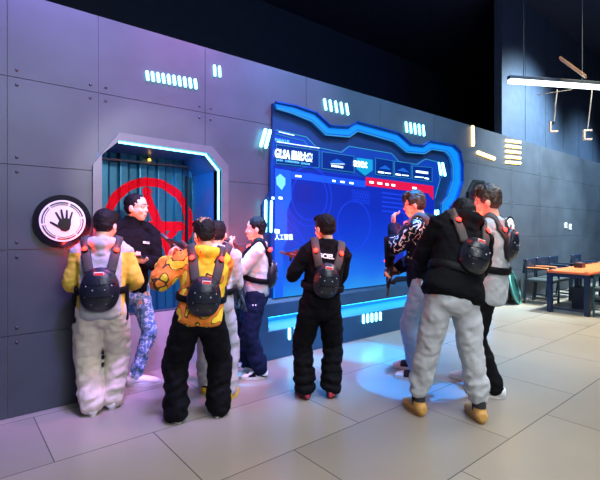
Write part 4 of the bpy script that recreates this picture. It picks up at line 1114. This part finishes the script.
# 8 hunched man in black with grey sweatpants
M_boot = mat('tan boot', (204, 156, 84), .6)
f8 = person(dict(H=1.75, foot=(454, 414), pos=G(450, 417), label='broad person in black jacket and pale grey sweatpants, head bowed, standing with feet apart', face=-32, px=456, seed=8, kid=1.0, w=1.05, hyaw=18, hpitch=48, lean=14, tilt=18, hfwd=.0, hside=.045, hroll=-15, hip=.535, pely=-.02,
    handL=(-.02, .23, .58), handR=(.10, .20, .58), elbL=(-1, -.2, -.6), elbR=(1, -.6, -.4), feet=((-.115, .06, -2), (.10, -.055, 12)), hair='short',
    top=dict(m=M_blackc, hood=True, name='jacket', hem=-.035, loose=1.10, sr=(.054, .048, .040), hemw=.108), pants=dict(m=M_lgp, r=(.070, .062, .054), stack=.012, hem=.095, cuff=.86),
    shoes=dict(m=[M_boot, mat('dark boot collar', (44, 46, 52), .7)], sole=mat('gum sole', (180, 132, 66), .6), thick=1, sock=1, high=.095, lace=mat('tan lace', (190, 150, 90), .6), paint=lambda c, fd: 1 if c.z > .105 else 0)))
vest(f8, .92, red=10, front=False, top=-.085, side_off=.015)
# 9 teenager
f9 = person(dict(H=1.76, foot=(489, 390), label='teenager with tousled brown hair in light grey sweater and black trousers, rightmost', face=-74, seed=9, kid=1.12, w=1.0, hyaw=-14, hpitch=8, lean=-4,
    handL=(-.05, .19, .60), handR=(.08, .19, .62), elbL=(-.6, -.6, -.8), feet=((-.075, -.05, -12), (.075, .10, 0)), hair='mop', hairm=M_hairb,
    top=dict(m=mat('grey sweater', (176, 184, 190), .9, spec=.12, bump=.3, bscale=110), collar=.022, name='sweater', hem=-.085, loose=1.08), pants=dict(m=M_blackp, r=(.060, .050, .050), stack=.008, hem=.03, cuff=1.05),
    shoes=dict(m=M_wc, sole=M_ws)))
vest(f9, .95, dk=.6, top=-.02, red=14)
# ================================================================ LIGHT
def area(name, loc, target, size, power, col=(1, 1, 1), sy=None, spread=None):
    l = bpy.data.lights.new(name, 'AREA'); l.energy = power; l.color = col; l.size = size
    if sy: l.shape = 'RECTANGLE'; l.size_y = sy
    if spread: l.spread = math.radians(spread)
    o = bpy.data.objects.new(name, l); COL.objects.link(o); o.location = loc
    o.rotation_euler = (V(target)-V(loc)).to_track_quat('-Z', 'Y').to_euler(); return o
def spot(name, loc, target, power, ang, col=(1, 1, 1), blend=.2, rad=.05):
    l = bpy.data.lights.new(name, 'SPOT'); l.energy = power; l.color = col; l.spot_size = math.radians(ang); l.spot_blend = blend; l.shadow_soft_size = rad
    o = bpy.data.objects.new(name, l); COL.objects.link(o); o.location = loc
    o.rotation_euler = (V(target)-V(loc)).to_track_quat('-Z', 'Y').to_euler(); return o
area('ceiling_wash', (2.2, .0, 4.9), (2.4, 1.3, 0), 3.2, 98, (1, .98, .94), 2.2, 120)
area('room_wash', (1.0, -2.6, 3.6), (2.0, 2.5, .8), 3.0, 150, (.92, .96, 1), 2.0)
area('right_wash', (7.2, .6, 5.2), (7.2, .9, 0), 3.0, 185, (1, .95, .80), 2.2, 130)
spot('table_spot', (8.0, 1.6, 5.8), (7.4, 2.1, 0), 1900, 60, (1, .72, .30), .8, .2)
spot('wall_wash_far', (12.8, 1.2, 5.6), (12.8, 3.82, 1.7), 2800, 66, (.55, .8, 1), .8, .3)
spot('wall_wash_blue', (9.5, 1.4, 5.6), (9.5, 3.82, 2.5), 6500, 80, (.72, .9, 1), .8, .3)
spot('purple_spot', (1.0, 1.9, 5.8), (1.0, 3.82, 3.1), 2300, 68, (.40, .27, 1), .9, .25)
spot('pink_spot', (2.7, 2.0, 5.8), (2.45, 3.82, 2.5), 1700, 52, (.85, .3, .85), .9, .25)
spot('door_spot', (1.3, -2.4, 3.4), (1.55, 4.42, 1.6), 850, 15, (1, .94, .9), .4, .1)
spot('display_glow_fill', (4.6, 1.2, 5.7), (4.8, 3.82, 2.4), 1700, 84, (.02, .42, .95), .7, .2)  # added lamp without a fixture, stands in for the display's blue edge glow
area('upper_blue_fill', (6, -1, 4.6), (7, 7, 6), 3, 60, (.15, .35, 1), 2)  # added fill without a fixture, tints the dark upper walls and ceiling blue
spot('reveal_blue_fill', (1.22, 3.93, 2.12), (2.17, 4.1, 1.5), 70, 80, (.1, .5, 1), .6, .1)  # added lamp inside the recess, strengthens the blue light on the reveal
def fspot(px, py, r, power, col, blend=.06, z=5.8, off=(0.2, -.4)):
    c = G(px, py); o = V((c.x+off[0], c.y+off[1], z)); ang = 2*math.degrees(math.atan(r/(o-c).length))
    spot('floor_spot', o, c, power, ang, col, blend, .02)
fspot(412, 380, .52, 4200, (0, .26, 1), .05, off=(-.1, .25))
fspot(372, 352, .50, 5000, (.0, .42, 1), .6, off=(.1, .25))
fspot(245, 375, .35, 5000, (.02, .45, 1), .7, off=(.1, .1))  # added spot, imitates the light bars reflected in the floor
fspot(306, 362, .35, 3600, (.02, .45, 1), .7, off=(0, 0))  # likewise added in place of a blue floor reflection
w = bpy.data.worlds.new('room'); scn.world = w; w.use_nodes = True
w.node_tree.nodes['Background'].inputs[0].default_value = (*lin((40, 60, 110)), 1); w.node_tree.nodes['Background'].inputs[1].default_value = .5

cam = bpy.data.cameras.new('camera'); co = bpy.data.objects.new('camera', cam); COL.objects.link(co); scn.camera = co
co.location = (0, 0, CH); co.rotation_euler = (PI/2, 0, math.atan2(-CO, SI)); 
cam.sensor_width = 36; cam.lens = F/600*36; cam.shift_y = -11/600; cam.clip_start = .05
scn.view_settings.view_transform = 'Standard'; scn.view_settings.look = 'None'; scn.view_settings.exposure = 0; scn.view_settings.gamma = 1
scn.view_settings.use_curve_mapping = False
